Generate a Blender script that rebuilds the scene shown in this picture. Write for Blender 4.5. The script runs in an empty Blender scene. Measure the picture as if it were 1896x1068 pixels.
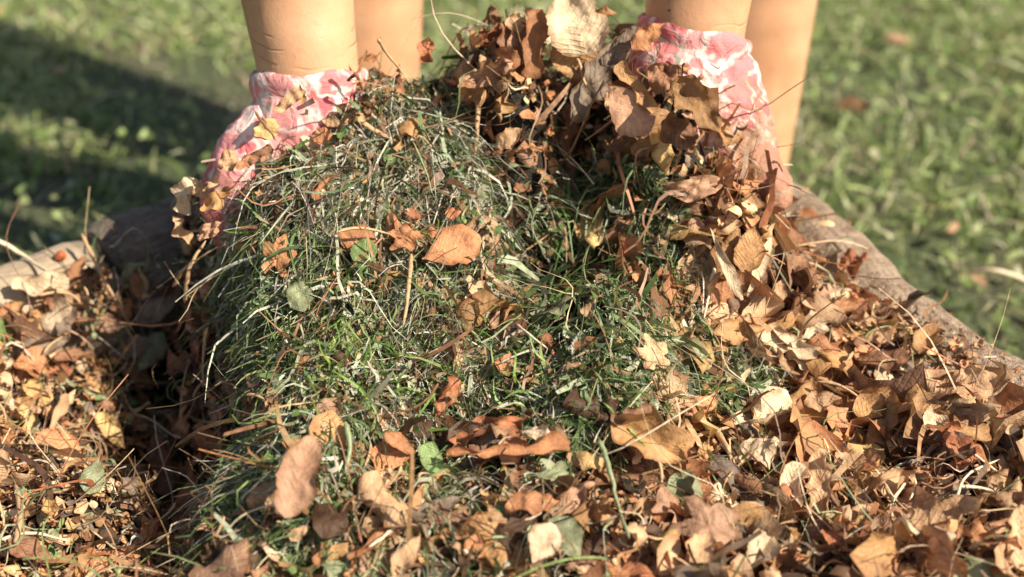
import bpy, bmesh, math, random
import numpy as np
from mathutils import Vector, Matrix
rng = np.random.default_rng(11); random.seed(11)
S = bpy.context.scene; COL = S.collection
R = math.radians
# ---------------------------------------------------------------- camera, sky, sun, exposure
CAM = np.array([0.0, -0.78, 0.53]); PITCH = R(30.0); TANH = 0.36
cd = bpy.data.cameras.new('camera'); cam = bpy.data.objects.new('camera', cd); COL.objects.link(cam)
cam.location = CAM; cam.rotation_euler = (R(90) - PITCH, 0, 0)
cd.sensor_width = 36; cd.lens = 18 / TANH; cd.clip_start = 0.02; cd.clip_end = 2000
cd.dof.use_dof = True; cd.dof.focus_distance = 0.825; cd.dof.aperture_fstop = 4.6
S.camera = cam
SUN_EL, SUN_H = R(41), Vector((0.87, -0.493))            # elevation; horizontal direction towards the sun
w = bpy.data.worlds.new('World'); S.world = w; w.use_nodes = True
nt = w.node_tree; nt.nodes.clear()
o_ = nt.nodes.new('ShaderNodeOutputWorld'); b_ = nt.nodes.new('ShaderNodeBackground'); s_ = nt.nodes.new('ShaderNodeTexSky')
s_.sky_type = 'NISHITA'; s_.sun_disc = False; s_.sun_elevation = SUN_EL; s_.sun_rotation = math.atan2(SUN_H.x, SUN_H.y)
s_.dust_density = 2.0
nt.links.new(s_.outputs[0], b_.inputs[0]); nt.links.new(b_.outputs[0], o_.inputs[0]); b_.inputs[1].default_value = 0.066
sl = bpy.data.lights.new('sun', 'SUN'); sl.energy = 5.0; sl.angle = R(0.5); sl.color = (1.0, 0.90, 0.76)
so = bpy.data.objects.new('sun', sl); COL.objects.link(so)
sv = Vector((SUN_H.x * math.cos(SUN_EL), SUN_H.y * math.cos(SUN_EL), math.sin(SUN_EL)))
so.rotation_euler = sv.to_track_quat('Z', 'Y').to_euler()
S.view_settings.view_transform = 'Standard'; S.view_settings.look = 'None'
S.view_settings.exposure = 0.78; S.view_settings.gamma = 1.0; S.view_settings.use_curve_mapping = False

FWD = np.array([0, math.cos(PITCH), -math.sin(PITCH)]); UP = np.array([0, math.sin(PITCH), math.cos(PITCH)]); RT = np.array([1.0, 0, 0])
def ray(px, py): return RT * ((px - 948) / 948 * TANH) + UP * ((534 - py) / 948 * TANH) + FWD
def at_z(px, py, z): d = ray(px, py); return CAM + d * ((z - CAM[2]) / d[2])
def at_y(px, py, y): d = ray(px, py); return CAM + d * ((y - CAM[1]) / d[1])
def proj(P):
    P = np.atleast_2d(P); q = P - CAM; dep = q @ FWD
    return 948 + (q @ RT) / dep * 948 / TANH, 534 - (q @ UP) / dep * 948 / TANH, dep

# ---------------------------------------------------------------- noise
def vnoise(x, y, seed=0):
    xi, yi = np.floor(x).astype(np.int64), np.floor(y).astype(np.int64); fx, fy = x - xi, y - yi
    def h(a, b):
        n = (a * 374761393 + b * 668265263 + seed * 69069) & 0x7fffffff
        n = ((n ^ (n >> 13)) * 1274126177) & 0x7fffffff
        return ((n ^ (n >> 16)) & 0xffff) / 65535.0
    u, v = fx * fx * (3 - 2 * fx), fy * fy * (3 - 2 * fy)
    return (h(xi, yi) * (1 - u) + h(xi + 1, yi) * u) * (1 - v) + (h(xi, yi + 1) * (1 - u) + h(xi + 1, yi + 1) * u) * v
def fbm(x, y, f, o=3, seed=0):
    s = 0; a = 1; t = 0
    for i in range(o): s = s + a * (vnoise(x * f, y * f, seed + i) - .5); t += a; a *= .5; f *= 2.1
    return s / t * 2

# ---------------------------------------------------------------- the heap's surface as a height field
GROUND = -0.15
RIM = np.array([(-.56, -.14), (-.29, .12), (-.155, .235), (.03, .27), (.165, .265), (.205, .175), (.247, .05), (.292, -.04),
                (.37, -.17), (.43, -.34), (.30, -.52), (-.05, -.60), (-.42, -.50), (-.60, -.33)])
ctrl = []
for px, py, z in [(-150,1100,0),(50,1080,0),(300,1080,-.02),(400,1060,-.02),(640,1100,.025),(950,1100,.03),(1300,1100,.03),(1700,1100,.03),(2050,1100,.025),
    (50,900,0),(200,900,-.005),(330,900,-.065),(430,910,-.035),(525,900,.058),(515,1040,.045),(700,920,.045),(950,920,.045),(1300,900,.04),(1700,900,.03),(1890,900,.03),
    (60,750,0),(200,750,-.015),(330,760,-.07),(430,760,-.07),(510,740,.058),(700,740,.065),(950,760,.06),(1250,760,.055),(1600,760,.035),(1850,740,.03),
    (50,620,.0),(250,610,-.03),(380,620,-.035),(490,620,.07),(700,600,.09),(880,600,.086),(1040,620,.005),(1205,625,.082),(1138,575,.112),(1400,620,.055),(1650,620,.04),
    (150,520,-.025),(280,470,-.035),(410,480,.09),(600,480,.115),(800,480,.113),(930,500,.105),(1050,510,.035),(1165,490,.115),(1300,500,.08),(1450,500,.055),
    (400,385,.130),(550,360,.145),(800,360,.14),(1000,360,.138),(1200,360,.13),(1370,400,.075),(1320,330,.115),(1050,420,.11),
    (475,350,.138),(600,285,.156),(560,300,.15),(800,230,.165),(1000,230,.17),(1180,250,.15)]:
    ctrl.append(at_z(px, py, z))
for px, py in [(700,185),(850,140),(1000,110),(1120,110)]: ctrl.append(at_y(px, py, .095))
for px, py, y in [(1230,140,.06),(1300,235,.03),(1345,300,.015),(1200,200,.045),(370,385,.022),(530,285,.030),(450,350,.018),(640,215,.055)]: ctrl.append(at_y(px, py, y))
ctrl += [np.array(p) for p in [(-.1,.17,.06),(.05,.18,.09),(.14,.17,.05),(-.05,.23,.02),(.1,.23,.02),(-.22,.12,-.01),(-.135,.09,.10),(-.17,.06,.07),(-.20,.05,.04),(-.095,.115,.11),(-.200,.012,.108),(-.205,-.012,.088),(-.20,-.035,.05),
    (-.5,-.35,0),(0,-.5,0),(.35,-.35,.01),(-.3,-.45,0),(.2,-.45,.01),(.0,-.35,.02)]]
ctrl = np.array(ctrl)
def tps(r2): return np.where(r2 > 0, .5 * r2 * np.log(np.maximum(r2, 1e-12)), 0)
n = len(ctrl); K = tps(((ctrl[:, None, :2] - ctrl[None, :, :2]) ** 2).sum(-1)) + np.eye(n) * 1e-4
Pm = np.c_[np.ones(n), ctrl[:, :2]]
sol = np.linalg.solve(np.block([[K, Pm], [Pm.T, np.zeros((3, 3))]]), np.r_[ctrl[:, 2], 0, 0, 0])
GX, GY = np.linspace(-.66, .50, 465), np.linspace(-.66, .34, 401)
gx, gy = np.meshgrid(GX, GY, indexing='ij')
Hh = sol[n] + sol[n + 1] * gx + sol[n + 2] * gy
for i in range(n): Hh = Hh + sol[i] * tps((gx - ctrl[i, 0]) ** 2 + (gy - ctrl[i, 1]) ** 2)
Hh += .018 * fbm(gx, gy, 24, 2, 5) + .006 * fbm(gx, gy, 13, 1, 15) + .008 * fbm(gx, gy, 70, 3, 9)
for px_, py_, z_, rx_, ry_, dep_ in [(1035, 600, .06, .034, .030, .11), (1060, 500, .09, .032, .024, .09), (862, 205, .17, .013, .014, .03), (960, 420, .12, .016, .016, .035), (1010, 440, .115, .014, .014, .03), (700, 560, .10, .012, .012, .018), (560, 620, .09, .014, .016, .03), (800, 640, .085, .02, .010, .018), (640, 400, .14, .015, .010, .018), (965, 560, .08, .02, .02, .04), (905, 330, .14, .014, .02, .03), (330, 905, -.05, .035, .045, .05), (385, 800, -.03, .05, .07, .045), (330, 640, .0, .06, .04, .03)]:
    q_ = at_z(px_, py_, z_); Hh -= dep_ * np.exp(-(((gx - q_[0]) / rx_) ** 2 + ((gy - q_[1]) / ry_) ** 2) ** 1.5)
def inside(x, y, poly):
    c = np.zeros(np.shape(x), bool); j = len(poly) - 1
    for i in range(len(poly)):
        (xi, yi), (xj, yj) = poly[i], poly[j]
        c ^= ((yi > y) != (yj > y)) & (x < (xj - xi) * (y - yi) / (yj - yi + 1e-12) + xi); j = i
    return c
def polydist(x, y, poly):
    d = np.full(np.shape(x), 9.0)
    for i in range(len(poly)):
        a, b = np.array(poly[i]), np.array(poly[(i + 1) % len(poly)]); ab = b - a
        t = np.clip(((x - a[0]) * ab[0] + (y - a[1]) * ab[1]) / (ab @ ab), 0, 1)
        d = np.minimum(d, np.hypot(x - a[0] - t * ab[0], y - a[1] - t * ab[1]))
    return d
ins = inside(gx, gy, RIM); pdist = polydist(gx, gy, RIM)
LOGR = .042; LOGZ = .008
def look(F, x, y):
    i = np.clip((x - GX[0]) / (GX[1] - GX[0]), 0, len(GX) - 1.001); j = np.clip((y - GY[0]) / (GY[1] - GY[0]), 0, len(GY) - 1.001)
    a, b = i.astype(int), j.astype(int); u, v = i - a, j - b
    return (F[a, b] * (1 - u) + F[a + 1, b] * u) * (1 - v) + (F[a, b + 1] * (1 - u) + F[a + 1, b + 1] * u) * v
def premarch(px, py):
    d = ray(px, py); ts = np.linspace(.45, 1.5, 1200); P = CAM + ts[:, None] * d; k = np.nonzero(P[:, 2] < look(H0, P[:, 0], P[:, 1]))[0]; return P[k[0]] if len(k) else at_y(px, py, .1)
H0 = Hh.copy(); VALLEY = [(852,150),(868,210),(885,270),(905,330),(930,385),(958,435),(990,485),(1020,540),(1050,600),(1085,640)]
for (px_, py_), dp_ in zip(VALLEY, [.025,.04,.048,.048,.048,.048,.045,.035,.02,.015]):
    q_ = premarch(px_, py_); Hh -= dp_ * np.exp(-((gx - q_[0]) ** 2 / .013 ** 2 + (gy - q_[1]) ** 2 / .017 ** 2) ** 1.4)
for px_, py_, dp_, r_ in [(410,650,.04,.03),(430,720,.045,.03),(425,820,.04,.03),(400,920,.035,.028),(330,960,.03,.03)]:
    q_ = premarch(px_, py_); Hh -= dp_ * np.exp(-((gx - q_[0]) ** 2 + (gy - q_[1]) ** 2) / r_ ** 2)
Hh = np.clip(Hh, -.11, .212)
Hh = np.where(ins, Hh, np.minimum(Hh, -.02 - np.minimum(pdist, .2) * 4))
HL = np.where(pdist < LOGR, np.maximum(Hh, LOGZ + np.sqrt(np.maximum(LOGR ** 2 - pdist ** 2, 0))), Hh)   # heap with the log tops
def H(x, y): return look(HL, np.asarray(x, float), np.asarray(y, float))
def nrm(x, y, e=.008):
    N = np.stack([-(H(x + e, y) - H(x - e, y)) / (2 * e), -(H(x, y + e) - H(x, y - e)) / (2 * e), np.ones(np.shape(x))], -1)
    N[..., :2] = np.clip(N[..., :2], -1.6, 1.6)
    return N / np.linalg.norm(N, axis=-1, keepdims=True)
def hit(px, py, Y=None):
    if Y is not None: return at_y(px, py, Y)
    d = ray(px, py); ts = np.linspace(.45, 1.5, 1500); P = CAM + ts[:, None] * d
    k = np.nonzero(P[:, 2] < H(P[:, 0], P[:, 1]))[0]
    k = k[0] if len(k) else 0
    return P[k] if k and P[k, 1] < .33 else at_y(px, py, .11)

# ---------------------------------------------------------------- materials
def mat(name):
    m = bpy.data.materials.new(name); m.use_nodes = True; t = m.node_tree; t.nodes.clear()
    out = t.nodes.new('ShaderNodeOutputMaterial'); p = t.nodes.new('ShaderNodeBsdfPrincipled'); t.links.new(p.outputs[0], out.inputs[0])
    return m, t, p, out
def N(t, k, **kw):
    nd = t.nodes.new(k)
    for a, b in kw.items():
        if a.startswith('i_'): nd.inputs[int(a[2:]) if a[2:].isdigit() else a[2:].replace('_', ' ')].default_value = b
        else: setattr(nd, a, b)
    return nd
def mixc(t, f, a, b, mode='MIX'):
    m = t.nodes.new('ShaderNodeMix'); m.data_type = 'RGBA'; m.blend_type = mode
    for s, v in ((m.inputs[0], f), (m.inputs[6], a), (m.inputs[7], b)):
        if isinstance(v, bpy.types.NodeSocket): t.links.new(v, s)
        else: s.default_value = v if not isinstance(v, tuple) or len(v) == 4 else (*v, 1)
    return m.outputs[2]
def ramp(t, f, *st):
    r = t.nodes.new('ShaderNodeValToRGB'); e = r.color_ramp.elements
    while len(e) < len(st): e.new(.5)
    for el, (p, c) in zip(e, st): el.position = p; el.color = (c, c, c, 1) if not isinstance(c, tuple) else (*c, 1)
    t.links.new(f, r.inputs[0]); return r.outputs[0]
def noise(t, vec, scale, detail=4, rough=.6, dist=0):
    nd = N(t, 'ShaderNodeTexNoise', i_Scale=scale, i_Detail=detail, i_Roughness=rough, i_Distortion=dist)
    if vec is not None: t.links.new(vec, nd.inputs['Vector'])
    return nd.outputs[0]
def bump(t, p, h, s, d=.002, prev=None):
    b = N(t, 'ShaderNodeBump', i_Strength=s, i_Distance=d); t.links.new(h, b.inputs['Height'])
    if prev: t.links.new(prev, b.inputs['Normal'])
    t.links.new(b.outputs[0], p.inputs['Normal']); return b.outputs[0]
def math_(t, op, a, b=0.0, c=0.0):
    m = t.nodes.new('ShaderNodeMath'); m.operation = op
    for s, v in zip(m.inputs, (a, b, c)):
        if isinstance(v, bpy.types.NodeSocket): t.links.new(v, s)
        else: s.default_value = v
    return m.outputs[0]
def leaf_material(name, veins=1.0, transl=.22, rough=.62, spots=.6):
    m, t, p, out = mat(name)
    at = N(t, 'ShaderNodeAttribute', attribute_name='col'); uv = N(t, 'ShaderNodeUVMap', uv_map='uv')
    geo = N(t, 'ShaderNodeNewGeometry'); pos = geo.outputs['Position']
    n1 = noise(t, pos, 90, 4, .65); n2 = noise(t, pos, 420, 3, .7); n3 = noise(t, pos, 30, 2)
    c = mixc(t, 1.0, at.outputs[0], ramp(t, n1, (.28, (.52, .42, .34)), (.5, (.95, .93, .9)), (.72, (1.25, 1.22, 1.12))), 'MULTIPLY')
    c = mixc(t, math_(t, 'MULTIPLY', ramp(t, n2, (.60, 0.0), (.72, 1.0)), spots), c, mixc(t, 1.0, c, (.35, .22, .15), 'MULTIPLY'))
    sx = N(t, 'ShaderNodeSeparateXYZ'); t.links.new(uv.outputs[0], sx.inputs[0])
    av = math_(t, 'ABSOLUTE', sx.outputs[1])
    mid = math_(t, 'SMOOTH_MIN', math_(t, 'MULTIPLY', av, 9.0), 1.0, .1)
    sv_ = math_(t, 'SINE', math_(t, 'MULTIPLY', math_(t, 'SUBTRACT', sx.outputs[0], math_(t, 'MULTIPLY', av, .28)), 62.0 )); sv_ = math_(t, 'MULTIPLY', sv_, ramp(t, n3, (.4, .1), (.6, 1.0)))
    vein = math_(t, 'POWER', math_(t, 'MULTIPLY_ADD', sv_, .5, .5), 5.0)
    c = mixc(t, math_(t, 'MULTIPLY', math_(t, 'SUBTRACT', 1.0, mid), .45 * veins), c, mixc(t, 1.0, c, (1.35, 1.25, 1.1), 'MULTIPLY'))
    c = mixc(t, math_(t, 'MULTIPLY', vein, .26 * veins), c, mixc(t, 1.0, c, (.62, .5, .42), 'MULTIPLY'))
    c = mixc(t, ramp(t, math_(t, 'ADD', av, math_(t, 'MULTIPLY', math_(t, 'SUBTRACT', n1, .5), .9)), (.72, 0.0), (1.0, .6)), c, mixc(t, 1.0, c, (.50, .36, .28), 'MULTIPLY'))
    # underside paler and duller
    c = mixc(t, math_(t, 'MULTIPLY', geo.outputs['Backfacing'], .35), c, mixc(t, .5, c, (.34, .27, .19)))
    t.links.new(c, p.inputs['Base Color']); p.inputs['Roughness'].default_value = rough
    p.inputs['Specular IOR Level'].default_value = .35
    b0 = bump(t, p, n1, .5, .004); b1 = bump(t, p, vein, .35 * veins, .0012, b0); bump(t, p, n2, .4, .001, b1)
    if transl:
        tr = t.nodes.new('ShaderNodeBsdfTranslucent'); t.links.new(c, tr.inputs[0]); mx = t.nodes.new('ShaderNodeMixShader')
        mx.inputs[0].default_value = transl; t.links.new(p.outputs[0], mx.inputs[1]); t.links.new(tr.outputs[0], mx.inputs[2]); t.links.new(mx.outputs[0], out.inputs[0])
    return m
M_LEAF = leaf_material('dry_leaf_surface'); M_CRUMB = leaf_material('leaf_crumb_surface', .3, .12, .75)
M_GREENLEAF = leaf_material('green_leaf_surface', .8, .25, .45, .25)
def blade_material(name, transl=.25, rough=.5):
    m, t, p, out = mat(name)
    at = N(t, 'ShaderNodeAttribute', attribute_name='col'); geo = N(t, 'ShaderNodeNewGeometry')
    n1 = noise(t, geo.outputs['Position'], 200, 2)
    c = mixc(t, 1.0, at.outputs[0], ramp(t, n1, (.3, (.6, .6, .55)), (.7, (1.3, 1.25, 1.2))), 'MULTIPLY')
    t.links.new(c, p.inputs['Base Color']); p.inputs['Roughness'].default_value = rough; p.inputs['Specular IOR Level'].default_value = .45
    tr = t.nodes.new('ShaderNodeBsdfTranslucent'); t.links.new(c, tr.inputs[0]); mx = t.nodes.new('ShaderNodeMixShader')
    mx.inputs[0].default_value = transl; t.links.new(p.outputs[0], mx.inputs[1]); t.links.new(tr.outputs[0], mx.inputs[2]); t.links.new(mx.outputs[0], out.inputs[0])
    return m
M_BLADE = blade_material('grass_clipping_surface', .2); M_LAWN = blade_material('lawn_blade_surface', .3, .45)
def soil():
    m, t, p, out = mat('dark_compost'); g = N(t, 'ShaderNodeNewGeometry').outputs['Position']
    n1 = noise(t, g, 60, 6, .7); n2 = noise(t, g, 400, 3)
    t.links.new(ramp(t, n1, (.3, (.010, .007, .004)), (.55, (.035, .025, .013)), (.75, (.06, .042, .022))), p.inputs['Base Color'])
    p.inputs['Roughness'].default_value = .9; b = bump(t, p, n1, 1, .01); bump(t, p, n2, .8, .003, b); return m
M_SOIL = soil()
def lawn_soil():
    m, t, p, out = mat('lawn_soil'); g = N(t, 'ShaderNodeNewGeometry').outputs['Position']
    n1 = noise(t, g, 7, 5, .65); n2 = noise(t, g, 90, 4)
    c = ramp(t, n1, (.32, (.17, .14, .085)), (.5, (.12, .145, .06)), (.7, (.10, .15, .05)))
    c = mixc(t, n2, mixc(t, 1., c, (.5, .5, .5), 'MULTIPLY'), c)
    t.links.new(c, p.inputs['Base Color']); p.inputs['Roughness'].default_value = .95; bump(t, p, n2, 1, .02); return m
M_LSOIL = lawn_soil()
def wood(name, a, b, c3, barky):
    m, t, p, out = mat(name); uv = N(t, 'ShaderNodeUVMap', uv_map='uv')
    mp = N(t, 'ShaderNodeMapping'); mp.inputs['Scale'].default_value = (6, 60, 1); t.links.new(uv.outputs[0], mp.inputs[0])
    n1 = noise(t, mp.outputs[0], 1.3, 6, .65, .6); g = N(t, 'ShaderNodeNewGeometry').outputs['Position']
    n2 = noise(t, g, 55, 5, .7); n3 = noise(t, g, 320, 3)
    c = ramp(t, n1, (.25, a), (.5, b), (.72, c3))
    c = mixc(t, ramp(t, n2, (.42, 0.0), (.66, .75 if barky else .35)), c, mixc(t, 1., c, (.42, .33, .27), 'MULTIPLY'))
    t.links.new(c, p.inputs['Base Color']); p.inputs['Roughness'].default_value = .8
    b1 = bump(t, p, n1, .8, .003); b2 = bump(t, p, n2, 1 if barky else .3, .012 if barky else .003, b1); bump(t, p, n3, .5, .001, b2); return m
M_LOGPALE = wood('weathered_pale_wood', (.22, .16, .10), (.42, .33, .22), (.55, .45, .33), 0)
M_LOGBARK = wood('brown_bark', (.20, .135, .085), (.38, .28, .19), (.50, .39, .28), 1)
M_LOGDARK = wood('shaded_grey_bark', (.10, .08, .06), (.20, .165, .125), (.30, .25, .19), 1)  # shade on the left log put into darker bark colours
def skin():
    m, t, p, out = mat('tanned_skin'); g = N(t, 'ShaderNodeNewGeometry').outputs['Position']
    n1 = noise(t, g, 18, 4); n2 = noise(t, g, 260, 4, .7); n3 = noise(t, g, 70, 3, .6, .5)
    c = ramp(t, n1, (.3, (.54, .28, .145)), (.6, (.67, .39, .22)), (.8, (.72, .46, .285)))
    c = mixc(t, ramp(t, n3, (.6, 0.0), (.8, .25)), c, (.40, .15, .08)); n4 = noise(t, g, 130, 5, .75); c = mixc(t, ramp(t, n4, (.58, 0.0), (.7, .35)), c, (.36, .15, .08)); n5 = noise(t, g, 9, 2); c = mixc(t, ramp(t, n5, (.4, 0.0), (.7, .3)), c, (.60, .27, .17))
    t.links.new(c, p.inputs['Base Color']); p.inputs['Roughness'].default_value = .46
    p.inputs['Subsurface Weight'].default_value = .12; p.inputs['Subsurface Radius'].default_value = (1, .3, .12); p.inputs['Subsurface Scale'].default_value = .006
    wv = N(t, 'ShaderNodeTexWave', i_Scale=9.0, i_Distortion=3.0, i_Detail=2.0); wv.bands_direction = 'Z'; t.links.new(g, wv.inputs[0])
    sxz = N(t, 'ShaderNodeSeparateXYZ'); t.links.new(g, sxz.inputs[0])
    w2 = N(t, 'ShaderNodeTexWave', i_Scale=34.0, i_Distortion=6.0, i_Detail=2.0); w2.inputs['Detail Scale'].default_value = .6; w2.bands_direction = 'Z'; t.links.new(g, w2.inputs[0])
    zm = ramp(t, math_(t, 'MULTIPLY_ADD', math_(t, 'ABSOLUTE', math_(t, 'SUBTRACT', sxz.outputs[2], .218)), -60.0, 1.0), (.1, 0.0), (.5, 1.0)); ym = math_(t, 'LESS_THAN', sxz.outputs[1], .22)
    cr = math_(t, 'MULTIPLY', math_(t, 'MULTIPLY', ramp(t, w2.outputs[1], (.86, 0.0), (.99, 1.0)), zm), ym); cr = math_(t, 'MULTIPLY', cr, ramp(t, noise(t, g, 28, 2), (.45, 0.0), (.62, .55)))
    c2 = mixc(t, math_(t, 'MULTIPLY', cr, .28), c, (.34, .13, .07)); t.links.new(c2, p.inputs['Base Color'])
    b = bump(t, p, n2, .25, .0012); b = bump(t, p, math_(t, 'SUBTRACT', 1.0, cr), .7, .002, b); bump(t, p, wv.outputs[1], .16, .003, b); return m
M_SKIN = skin()
def glove_mat(name, lining=False):
    m, t, p, out = mat(name); g = N(t, 'ShaderNodeNewGeometry').outputs['Position']
    nz = N(t, 'ShaderNodeTexNoise', i_Scale=30.0, i_Detail=3.0); t.links.new(g, nz.inputs[0])
    vm = N(t, 'ShaderNodeVectorMath', operation='MULTIPLY_ADD'); vm.inputs[1].default_value = (.075, .075, .075)
    t.links.new(nz.outputs['Color'], vm.inputs[0]); t.links.new(g, vm.inputs[2])
    vo = N(t, 'ShaderNodeTexVoronoi', feature='DISTANCE_TO_EDGE', i_Scale=36.0); t.links.new(vm.outputs[0], vo.inputs[0])
    vc = N(t, 'ShaderNodeTexVoronoi', i_Scale=36.0); t.links.new(vm.outputs[0], vc.inputs[0])
    pinks = ramp(t, vc.outputs['Color'], (.25, (.60, .13, .14)), (.5, (.68, .20, .20)), (.75, (.71, .29, .27)))
    c = mixc(t, ramp(t, math_(t, 'ADD', vo.outputs[0], math_(t, 'MULTIPLY_ADD', noise(t, g, 45, 3), .35, -.17)), (.0, 0.0), (.12, 1.0)), (.80, .64, .56), pinks)
    gs = noise(t, vm.outputs[0], 34, 1, .5, 1.5)
    c = mixc(t, ramp(t, gs, (.69, 0.0), (.71, .8)), c, (.24, .29, .21))
    d = noise(t, g, 60, 5, .7); sz = N(t, 'ShaderNodeSeparateXYZ'); t.links.new(g, sz.inputs[0])
    low = ramp(t, math_(t, 'ADD', math_(t, 'MULTIPLY', sz.outputs[2], -11.0), math_(t, 'ADD', math_(t, 'MULTIPLY', sz.outputs[0], 2.2), math_(t, 'MULTIPLY_ADD', d, 1.9, 1.2))), (.25, 0.0), (.75, .85))
    c = mixc(t, low, c, mixc(t, d, (.12, .06, .03), (.44, .26, .14)))
    t.links.new(c, p.inputs['Base Color']); p.inputs['Roughness'].default_value = .8
    f = noise(t, g, 900, 2); k = noise(t, g, 75, 3, .5, 1); b = bump(t, p, k, .6, .006); bump(t, p, f, .4, .0008, b); return m
M_GLOVE = glove_mat('pink_patterned_glove_fabric')
def plain(name, col, rough=.7, nscale=150, amt=.35):
    m, t, p, out = mat(name); g = N(t, 'ShaderNodeNewGeometry').outputs['Position']; n1 = noise(t, g, nscale, 4)
    c = mixc(t, amt, (*col, 1), mixc(t, 1., (*col, 1), ramp(t, n1, (.3, .4), (.7, 1.5)), 'MULTIPLY')); t.links.new(c, p.inputs['Base Color'])
    p.inputs['Roughness'].default_value = rough; bump(t, p, n1, .4, .002); return m
M_STALK = plain('dry_stalk', (.45, .29, .15), .6, 300); M_STRAW = plain('pale_straw', (.68, .56, .38), .5, 300)
M_TWIG = plain('brown_twig', (.20, .10, .05), .75, 300, .8); M_BERRY = plain('orange_berry', (.42, .10, .03), .6, 200, .8)
M_BUD = plain('pale_bud', (.75, .50, .25), .5, 120); M_SHIRT = plain('grey_cotton', (.28, .29, .31)); M_SHORTS = plain('dark_denim', (.05, .07, .12))
M_HAIR = plain('brown_hair', (.07, .04, .02), .5, 400, .9); M_EYE = plain('eye_white', (.8, .78, .75), .2); M_SHOE = plain('canvas_shoe', (.12, .12, .11)); M_GREENSTEM = plain('green_stem', (.22, .26, .13), .45, 300)

# ---------------------------------------------------------------- mesh helpers
def tag(o, label=None, cat=None, group=None, kind=None):
    for k, v in (('label', label), ('category', cat), ('group', group), ('kind', kind)):
        if v: o[k] = v
    return o
def link(name, me, m, parent=None, loc=None):
    if m: me.materials.append(m)
    o = bpy.data.objects.new(name, me); COL.objects.link(o); o.parent = parent
    if loc is not None: o.location = loc
    return o
def make_mesh(name, V, F, uv=None, col=None, smooth=True):
    V = np.ascontiguousarray(V, np.float32).reshape(-1, 3); F = np.ascontiguousarray(F, np.int32); k = F.shape[1]
    me = bpy.data.meshes.new(name); me.vertices.add(len(V)); me.vertices.foreach_set('co', V.ravel())
    me.loops.add(F.size); me.loops.foreach_set('vertex_index', F.ravel()); me.polygons.add(len(F))
    me.polygons.foreach_set('loop_start', np.arange(0, F.size, k, dtype=np.int32))
    if smooth: me.polygons.foreach_set('use_smooth', np.ones(len(F), bool))
    me.update(calc_edges=True)
    if uv is not None:
        l = me.uv_layers.new(name='uv'); l.data.foreach_set('uv', np.ascontiguousarray(uv, np.float32)[F.ravel()].ravel())
    if col is not None:
        a = me.color_attributes.new('col', 'FLOAT_COLOR', 'POINT'); a.data.foreach_set('color', np.c_[col, np.ones(len(V))].astype(np.float32).ravel())
    return me
def grid_faces(a, b, wrap=False):
    i, j = np.meshgrid(np.arange(a - 1), np.arange(b if wrap else b - 1), indexing='ij'); i, j = i.ravel(), j.ravel(); j2 = (j + 1) % b
    return np.stack([i * b + j, (i + 1) * b + j, (i + 1) * b + j2, i * b + j2], 1)

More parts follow.
